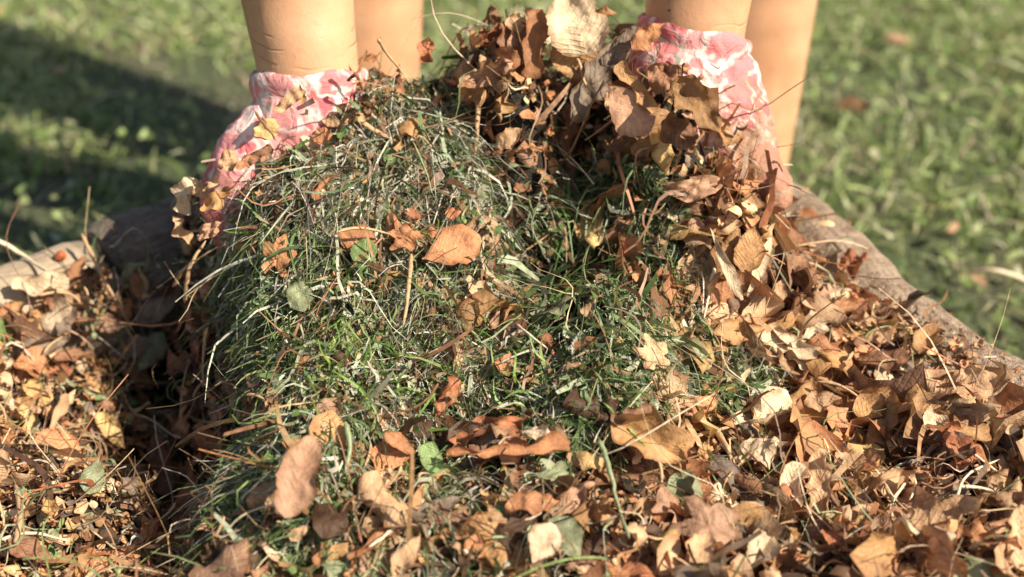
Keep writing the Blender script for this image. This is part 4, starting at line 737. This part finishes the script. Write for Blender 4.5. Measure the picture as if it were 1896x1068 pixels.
# ---------------------------------------------------------------- stalks, twigs, berries, buds
def stem(name, pts, r0, m, label, cat='twig', lift=.012, group='stalks and twigs on the heap', knots=0):
    Q = []
    for p in pts:
        q = hit(p[0], p[1], p[2] if len(p) > 2 else None); q = q + (CAM - q) / np.linalg.norm(CAM - q) * lift; Q.append(q)
    Q = spline(Q, 7); Q = Q + np.cumsum(rng.normal(0, .00022, Q.shape), 0); rr = r0 * np.linspace(1.15, .6, len(Q)) * (1 + .12 * rng.normal(size=len(Q)).clip(-1, 1))
    base = Q[0].copy(); v, f, u = tube_geo(Q - base, rr, 8); o = link(name, make_mesh(name, v, f, u), m, None, base); return tag(o, label, cat, group)
stem('stalk', [(152, 432), (195, 510), (250, 610)], .0013, M_STALK, 'long brown stalk leaning out of the shade against the log joint', 'stalk', .02)
stem('straw', [(-30, 432), (40, 475), (103, 518)], .0016, M_STRAW, 'thick pale straw ending at the cream leaf on the log', 'straw', .03)
stem('stalk', [(70, 545), (130, 545), (175, 590)], .0011, M_STALK, 'curved brown stalk arching down from the cream leaf', 'stalk', .018)
stem('stalk', [(884, 178), (882, 240), (878, 312)], .0015, M_STALK, 'thin upright brown stem hanging from the hooked leaf', 'stalk', .02)
stem('stalk', [(762, 470), (760, 530), (750, 600)], .0014, M_STALK, 'brown stalk hanging down from the crumpled orange leaf', 'stalk', .024)
stem('straw', [(860, 552), (905, 537), (946, 521)], .0013, M_STRAW, 'short white straw lying across the grass beside the dark gap', 'straw', .026)
stem('straw', [(922, 572), (960, 605), (1012, 645)], .0009, M_STRAW, 'long pale stem slanting down under the short white straw', 'straw', .022)
stem('twig', [(672, 228), (705, 246), (742, 266)], .0016, M_STALK, 'short orange brown twig on the matted grass below the shin', 'twig', .022)
stem('stalk', [(700, 72, .03), (718, 100, .035), (748, 136, .04)], .0011, M_STALK, 'thin stalk rising in front of the bare shin', 'stalk', .0)
stem('stalk', [(1062, 85, .06), (1072, 120, .058), (1085, 160, .05), (1100, 175, .045)], .0011, M_STALK, 'stalk hanging below the ochre leaf on the crest', 'stalk', 0)
stem('twig', [(472, 205, .0), (490, 232, -.005), (512, 262, -.005)], .0009, M_TWIG, 'thin dark twig lying across the back of the glove', 'twig', .0)
stem('twig', [(643, 150, .04), (660, 138, .035), (672, 165, .04)], .0012, M_TWIG, 'small dark hooked twig at the edge of the glove cuff', 'twig', 0)
stem('grass_blade', [(1108, 815), (1125, 870), (1140, 930), (1158, 1000)], .0014, M_GREENSTEM, 'broad green blade bending down from the big folded leaf', 'grass blade', .03)
stem('straw', [(860, 842), (800, 915), (745, 970), (695, 1015)], .0012, M_STRAW, 'long pale straw slanting across the lower litter', 'straw', .022)
stem('straw', [(382, 888), (410, 935), (442, 1000)], .0010, M_GREENSTEM, 'thin green stem crossing the edge of the hollow', 'straw', .03)
stem('straw', [(310, 1000), (340, 1040), (365, 1075)], .0011, M_STRAW, 'pale straw at the bottom of the dark hollow', 'straw', .024)
stem('twig', [(195, 727), (255, 716), (325, 702)], .0016, M_TWIG, 'brown twig lying across the top of the hollow', 'twig', .02)
stem('stalk', [(385, 605), (377, 650), (376, 720)], .0012, M_STALK, 'orange brown stem dangling before the dark hollow', 'stalk', .04)
stem('stalk', [(440, 722), (430, 755), (422, 788)], .0013, M_STALK, 'short rust stem at the back of the hollow', 'stalk', .03)
stem('straw', [(432, 870), (455, 845), (485, 818)], .0012, M_STRAW, 'short pale stem at the edge of grass and hollow', 'straw', .03)
stem('stalk', [(342, 560, .0), (352, 500, .0), (385, 445, .01)], .0013, M_STALK, 'bent brown stem sticking out of the hanging grass', 'stalk', .0)
stem('stalk', [(320, 530, .01), (345, 495, .005), (400, 465, .0)], .0011, M_STALK, 'forked brown stem at the outer edge of the hanging grass', 'stalk', .0)
stem('twig', [(1262, 815), (1300, 802), (1348, 788)], .0013, M_STALK, 'pale brown twig below the chopped grass', 'twig', .022)
stem('stalk', [(1325, 790), (1345, 830), (1362, 870)], .0016, M_STALK, 'rust stem crossing the pale brown twig', 'stalk', .022)
stem('twig', [(1530, 905), (1570, 960), (1620, 1040)], .0013, M_TWIG, 'dark stem running down through the lower leaf heap', 'twig', .024)
stem('straw', [(1640, 875), (1680, 850), (1740, 800)], .0009, M_STRAW, 'fine pale root over the dark gap beside the cupped leaf', 'straw', .02)
stem('straw', [(1650, 960), (1655, 930), (1690, 880), (1700, 900), (1690, 925)], .0009, M_STRAW, 'curly pale root looping near the dark gap', 'straw', .024)
stem('straw', [(1740, 820), (1790, 830), (1860, 880)], .0010, M_STRAW, 'pale root slanting below the broad tan leaf', 'straw', .02)
stem('straw', [(1770, 900), (1830, 905), (1890, 935)], .0010, M_STRAW, 'pale root running towards the picture edge', 'straw', .022)
stem('straw', [(1760, 960), (1790, 880), (1850, 850)], .0008, M_STRAW, 'thin arching root over the lower corner leaves', 'straw', .024)
stem('stalk', [(1530, 570), (1550, 585), (1575, 610)], .0016, M_STALK, 'short pinkish stem below the crumpled rust leaf', 'stalk', .016)
stem('stalk', [(1325, 480), (1310, 540), (1300, 590)], .0010, M_STRAW, 'thin pale stem beside the narrow cream husk', 'stalk', .02)
stem('stalk', [(30, 1010), (35, 950), (25, 880), (10, 830)], .0016, M_STALK, 'long tan stem standing at the sunlit edge', 'stalk', .022)
stem('straw', [(0, 1000), (60, 985), (130, 1000)], .0011, M_STRAW, 'pale straw lying in the lower sunlit crumbs', 'straw', .018)
stem('straw', [(1010, 480), (985, 420), (1000, 370)], .0007, M_GREENSTEM, 'thin green stem in the dark grass under the bark strip', 'straw', .026)
stem('grass_blade', [(1175, 250), (1155, 300), (1130, 350)], .0015, M_GREENSTEM, 'broad green grass blade below the triangular leaf', 'grass blade', .03)
stem('grass_blade', [(640, 780), (648, 830), (640, 880)], .0016, M_GREENSTEM, 'bright green blade hanging at the lower grass edge', 'grass blade', .024)
stem('twig', [(1235, 20, .07), (1245, 12, .07), (1262, 12, .07)], .0008, M_TWIG, 'tiny twig stuck to the forearm above the cuff', 'twig', 0)
stem('twig', [(1428, 300, .01), (1440, 302, .008), (1446, 320, .01)], .0008, M_TWIG, 'tiny dark hooked twig on the gloved thumb', 'twig', 0)
a_ = at_z(1790, 503, GROUND + .05); b2 = at_z(1850, 502, GROUND + .06); c_ = at_z(1915, 525, GROUND + .04); q = spline([a_, b2, c_], 8); v, f, u = tube_geo(q - q[0], .0022, 8)
tag(link('stalk', make_mesh('stalk', v, f, u), M_STRAW, None, q[0]), 'blurred dry stalk bending over the lawn beyond the curved log', 'stalk', 'stalks and twigs on the heap')
def blob(name, px, py, rpx, sq, m, label, cat, lift=.004, group=None):
    c = hit(px, py); dep = proj(c)[2][0]; r = rpx * dep * TANH / 948; bm = bmesh.new(); bmesh.ops.create_uvsphere(bm, u_segments=20, v_segments=14, radius=r)
    for v in bm.verts: v.co = Vector((v.co.x * sq, v.co.y, v.co.z * (.9 + .1 * math.sin(v.co.x / r * 3)))) * (1 + .05 * math.sin(v.co.y / r * 5 + px))
    for f in bm.faces: f.smooth = True
    me = bpy.data.meshes.new(name); bm.to_mesh(me); bm.free(); o = link(name, me, m, None, c + np.array([0, -.3, .9]) * (r * .7 + lift)); o.rotation_euler = (rng.uniform(-.4, .4), rng.uniform(-.4, .4), rng.uniform(-.7, .7))
    bm = bmesh.new(); bmesh.ops.create_cone(bm, segments=8, radius1=r * .16, radius2=r * .07, depth=r * .5, cap_ends=True); me = bpy.data.meshes.new('stem_end'); bm.to_mesh(me); bm.free(); s = link('stem_end', me, M_TWIG, o, (0, 0, r * 1.05))
    return tag(o, label, cat, group)
blob('berry', 116, 485, 10, 1.1, M_BERRY, 'orange red berry at the broken end of the pale log', 'berry', group='orange berries')
blob('berry', 40, 607, 8, 1.2, M_BERRY, 'small orange berry in the shade below the cream log leaf', 'berry', group='orange berries')
blob('bud', 1524, 437, 17, 1.25, M_BUD, 'pale yellow bud lying on the curved brown log', 'bud')
blob('bud', 1385, 400, 11, 1.4, M_BUD, 'small ochre bud above the open husk', 'bud')
blob('bud', 1352, 405, 13, 1.5, M_BUD, 'ochre bud lying beside the thumb tip', 'bud')

# ================================================================ PERSON
def tubes_mesh(name, chains, voxel, m, parent, smooth=6, seg=20):
    """tapered limbs merged into one continuous skin"""
    Vs, Fs, off = [], [], 0
    for ch in chains:
        P = spline([c[:3] for c in ch], 7); rr = spline([(c[3], c[4] if len(c) > 4 else c[3], 0) for c in ch], 7)
        Q = np.array(P); T = np.gradient(Q, axis=0); T /= np.linalg.norm(T, axis=1, keepdims=True)
        side = np.array([1., 0, 0]); ring = []
        # round both ends
        ends = [(Q[0], -T[0], rr[0]), (Q[-1], T[-1], rr[-1])]
        seq = [(Q[0] - T[0] * rr[0][:2].mean() * k_, T[0], rr[0] * math.sqrt(max(1 - k_ * k_, .0004))) for k_ in (1, .92, .75, .5, .25)] + [(Q[i], T[i], rr[i]) for i in range(len(Q))] + [(Q[-1] + T[-1] * rr[-1][:2].mean() * k_, T[-1], rr[-1] * math.sqrt(max(1 - k_ * k_, .0004))) for k_ in (.25, .5, .75, .92, 1)]
        wd = np.array(ch[0][5]) if len(ch[0]) > 5 else side
        for q, t, r_ in seq:
            a = wd - t * (wd @ t)
            if np.linalg.norm(a) < .2: a = np.array([0, 1., 0]) - t * t[1]
            a /= np.linalg.norm(a); b = np.cross(t, a); th = np.linspace(0, 2 * np.pi, seg, endpoint=False)
            ring.append(q + np.cos(th)[:, None] * a * r_[0] + np.sin(th)[:, None] * b * r_[1])
        V = np.concatenate(ring); F = grid_faces(len(ring), seg, True); Vs.append(V); Fs.append(F + off); off += len(V)
    me = make_mesh(name, np.concatenate(Vs), np.concatenate(Fs)); o = link(name, me, m, parent)
    bm = bmesh.new(); bm.from_mesh(me); bmesh.ops.holes_fill(bm, edges=bm.edges, sides=0); bmesh.ops.recalc_face_normals(bm, faces=bm.faces); bm.to_mesh(me); bm.free()
    r_ = o.modifiers.new('merge', 'REMESH'); r_.mode = 'VOXEL'; r_.voxel_size = voxel; r_.use_smooth_shade = True
    if smooth: s_ = o.modifiers.new('relax', 'SMOOTH'); s_.iterations = smooth; s_.factor = .5
    return o
LX, RX = -.135, .210                      # picture left / right leg
WL, WR = np.array([-.131, .080, .174]), np.array([.117, .092, .199])   # wrists
cx = .035; hipy = .50
def leg(x): return [[(x, .405, GROUND + .09, .040, .042), (x, .42, GROUND + .16, .048, .050), (x + .000, .43, GROUND + .27, .057, .060), (x, .425, GROUND + .36, .059, .060), (x, .41, GROUND + .46, .056, .058), (x * .92 + cx * .08, .44, GROUND + .60, .072, .075), (x * .75 + cx * .25, .49, GROUND + .80, .088, .09), (x * .6 + cx * .4, .51, GROUND + .88, .09, .09)],
                    [(x, .43, GROUND + .055, .035, .035), (x, .36, GROUND + .045, .038, .028), (x, .26 + .06, GROUND + .035, .040, .022)]]
chains = leg(LX) + leg(RX)
chains += [[(cx, .53, .76, .15, .11), (cx, .40, .84, .135, .10), (cx, .25, .86, .15, .105), (cx, .12, .85, .155, .09), (cx, .07, .84, .12, .07)],
           [(cx, .08, .86, .055, .055), (cx, .01, .87, .052, .052)], [(cx, -.03, .86, .070, .085), (cx, -.09, .82, .073, .09), (cx, -.12, .77, .055, .06)]]
for s, W_, in ((-1, WL), (1, WR)):
    sh = np.array([cx + s * .17, .10, .82]); el = np.array([W_[0] + s * .018, .125, W_[2] + .26])
    chains += [[(cx + s * .08, .10, .85, .06), (*sh, .055), (*((sh + el) / 2), .046), (*el, .041), (*(el * .6 + W_ * .4), .044), (*(el * .25 + W_ * .75), .036), (*(W_ + (0, 0, .025)), .0330), (*(W_ + (0, 0, -.01)), .0325)]]
# nose, ears
chains += [[(cx, -.165, .80, .012), (cx, -.172, .785, .014)], [(cx - .074, -.06, .82, .010, .02), (cx - .078, -.07, .80, .010, .018)], [(cx + .074, -.06, .82, .010, .02), (cx + .078, -.07, .80, .010, .018)]]
person = tubes_mesh('person', chains, .0055, M_SKIN, None, 8)
tag(person, 'person bending over the heap, bare tanned forearms and shins, hands in pink gloves', 'person')
# clothes and hair (beyond the top of the picture)
tubes_mesh('shirt', [[(cx, .49, .79, .158, .122), (cx, .40, .845, .152, .115), (cx, .25, .865, .163, .12), (cx, .12, .855, .165, .105), (cx, .08, .85, .13, .085)]] + [[(cx + s * .10, .10, .85, .075), (cx + s * .17, .10, .82, .068), (cx + s * .175, .108, .73, .062)] for s in (-1, 1)], .008, M_SHIRT, person)
tubes_mesh('shorts', [[(x * .93 + cx * .07, .44, GROUND + .60, .085, .088), (x * .75 + cx * .25, .49, GROUND + .78, .103, .105), (cx * .4 + x * .6, .52, GROUND + .88, .108, .108)] for x in (LX, RX)] + [[(cx - .06, .55, .74, .11), (cx + .06, .55, .74, .11)], [(cx, .54, .77, .162, .125), (cx, .47, .81, .158, .12)]], .008, M_SHORTS, person)
tubes_mesh('hair', [[(cx, -.01, .885, .078, .085), (cx, -.06, .885, .083, .07), (cx, -.125, .865, .066, .045)], [(cx, .0, .85, .075, .05), (cx, .01, .80, .07, .035)]], .007, M_HAIR, person)
for s in (-1, 1): tubes_mesh('eye', [[(cx + s * .03, -.158, .832, .011), (cx + s * .031, -.159, .832, .011)]], .002, M_EYE, person, 2)
for x in (LX, RX): tubes_mesh('shoe', [[(x, .45, GROUND + .05, .041, .045), (x, .38, GROUND + .04, .045, .038), (x, .28, GROUND + .03, .043, .028)]], .005, M_SHOE, person)
# gloves: palm, five fingers, thumb on the outer side, closed round the heap
def glove(W_, s, kn, fdir, curl, thumb, label):
    """W_ wrist, kn knuckle-row centre, fdir first finger direction"""
    W_ = np.asarray(W_, float); kn = np.asarray(kn, float); ax = (kn - W_) / np.linalg.norm(kn - W_)
    out = np.array([s * .93, -.1, -.05]); out -= ax * (out @ ax); out /= np.linalg.norm(out); back = np.cross(out, ax) * s
    if back[2] > 0: back = -back
    ch = [[(*(W_ + ax * .028), .036, .034), (*(W_ + ax * .036), .041, .033), (*(W_ * .5 + kn * .5), .045, .024)]]
    lens = [.068, .076, .071, .056]
    for i in range(4):
        k0 = kn + out * (.030 - .021 * i) - ax * (.004 * abs(i - 1)); root = W_ + ax * .015 + out * (.018 - .012 * i)
        d = np.asarray(fdir, float); d = d / np.linalg.norm(d); p = [k0]; L = lens[i] * 1.08
        for q, fr in enumerate((.44, .31, .25)):
            p.append(p[-1] + d * L * fr); d = d + np.asarray(curl) * (.55 + .08 * i); d /= np.linalg.norm(d)
        ch.append([(*root, .016), (*((root + k0) / 2), .0150), (*k0, .0135), (*p[1], .0118), (*p[2], .0110), (*p[3], .0095)])
    ch.append([(*t, r_) for t, r_ in thumb])
    g = tubes_mesh('glove', ch, .0022, M_GLOVE, person, 3, 16); g['label'] = label
    tx = bpy.data.textures.new('folds', 'CLOUDS'); tx.noise_scale = .02; tx.noise_depth = 2; dm = g.modifiers.new('folds', 'DISPLACE'); dm.texture = tx; dm.strength = .007; dm.mid_level = .5; dm.texture_coords = 'GLOBAL'
    # gathered hem
    th = np.linspace(0, 2 * np.pi, 60, endpoint=False); rings = []
    tilt = Vector((.28 * s if s > 0 else -.02, .38, 1)).normalized(); A = frame(np.array(tilt), np.array([1., 0, 0])); prof = [(.0335, -.042), (.0370, -.034), (.0378, -.022), (.0358, -.012), (.0355, -.009), (.0372, -.006), (.0380, .000), (.0376, .004), (.0358, .0062), (.0335, .0055), (.0318, .002), (.0310, -.012)]
    for rr, zz in prof:
        q = (rr * (1 + .008 * np.sin(th * 9 + s + zz * 90) + .012 * np.sin(th * 4 + zz * 60) + .008 * np.sin(th * 17)))[:, None] * (np.cos(th)[:, None] * A[:, 0] + np.sin(th)[:, None] * A[:, 1] * .95) + A[:, 2] * (zz + .0015 * np.sin(th * 5)[:, None]); rings.append(q)
    V = np.concatenate(rings) + W_ + np.array([0, 0, .014]); link('cuff', make_mesh('cuff', V, grid_faces(len(prof), 60, True)), M_GLOVE, g)
    return g
glove(WL, -1, (-.150, .048, .110), (.55, -.45, -.45), (.45, -.1, .2),
      [((-.146, .066, .158), .030), ((-.172, .048, .138), .024), ((-.183, .040, .116), .0175), ((-.180, .030, .098), .0135)], 'dirty pink patterned glove, camera-facing thumb buried under curled leaves')
glove(WR, 1, (.130, .035, .125), (-.35, -.1, -.9), (-.45, .1, .1),
      [((.134, .078, .184), .028), ((.146, .066, .168), .023), ((.155, .057, .153), .016), ((.161, .050, .142), .0118), ((.1675, .043, .130), .0132), (tuple(at_y(1424, 342, .036)), .0122), (tuple(at_y(1438, 362, .028)), .0105)], 'pink patterned glove with outstretched dirty thumb over the log')
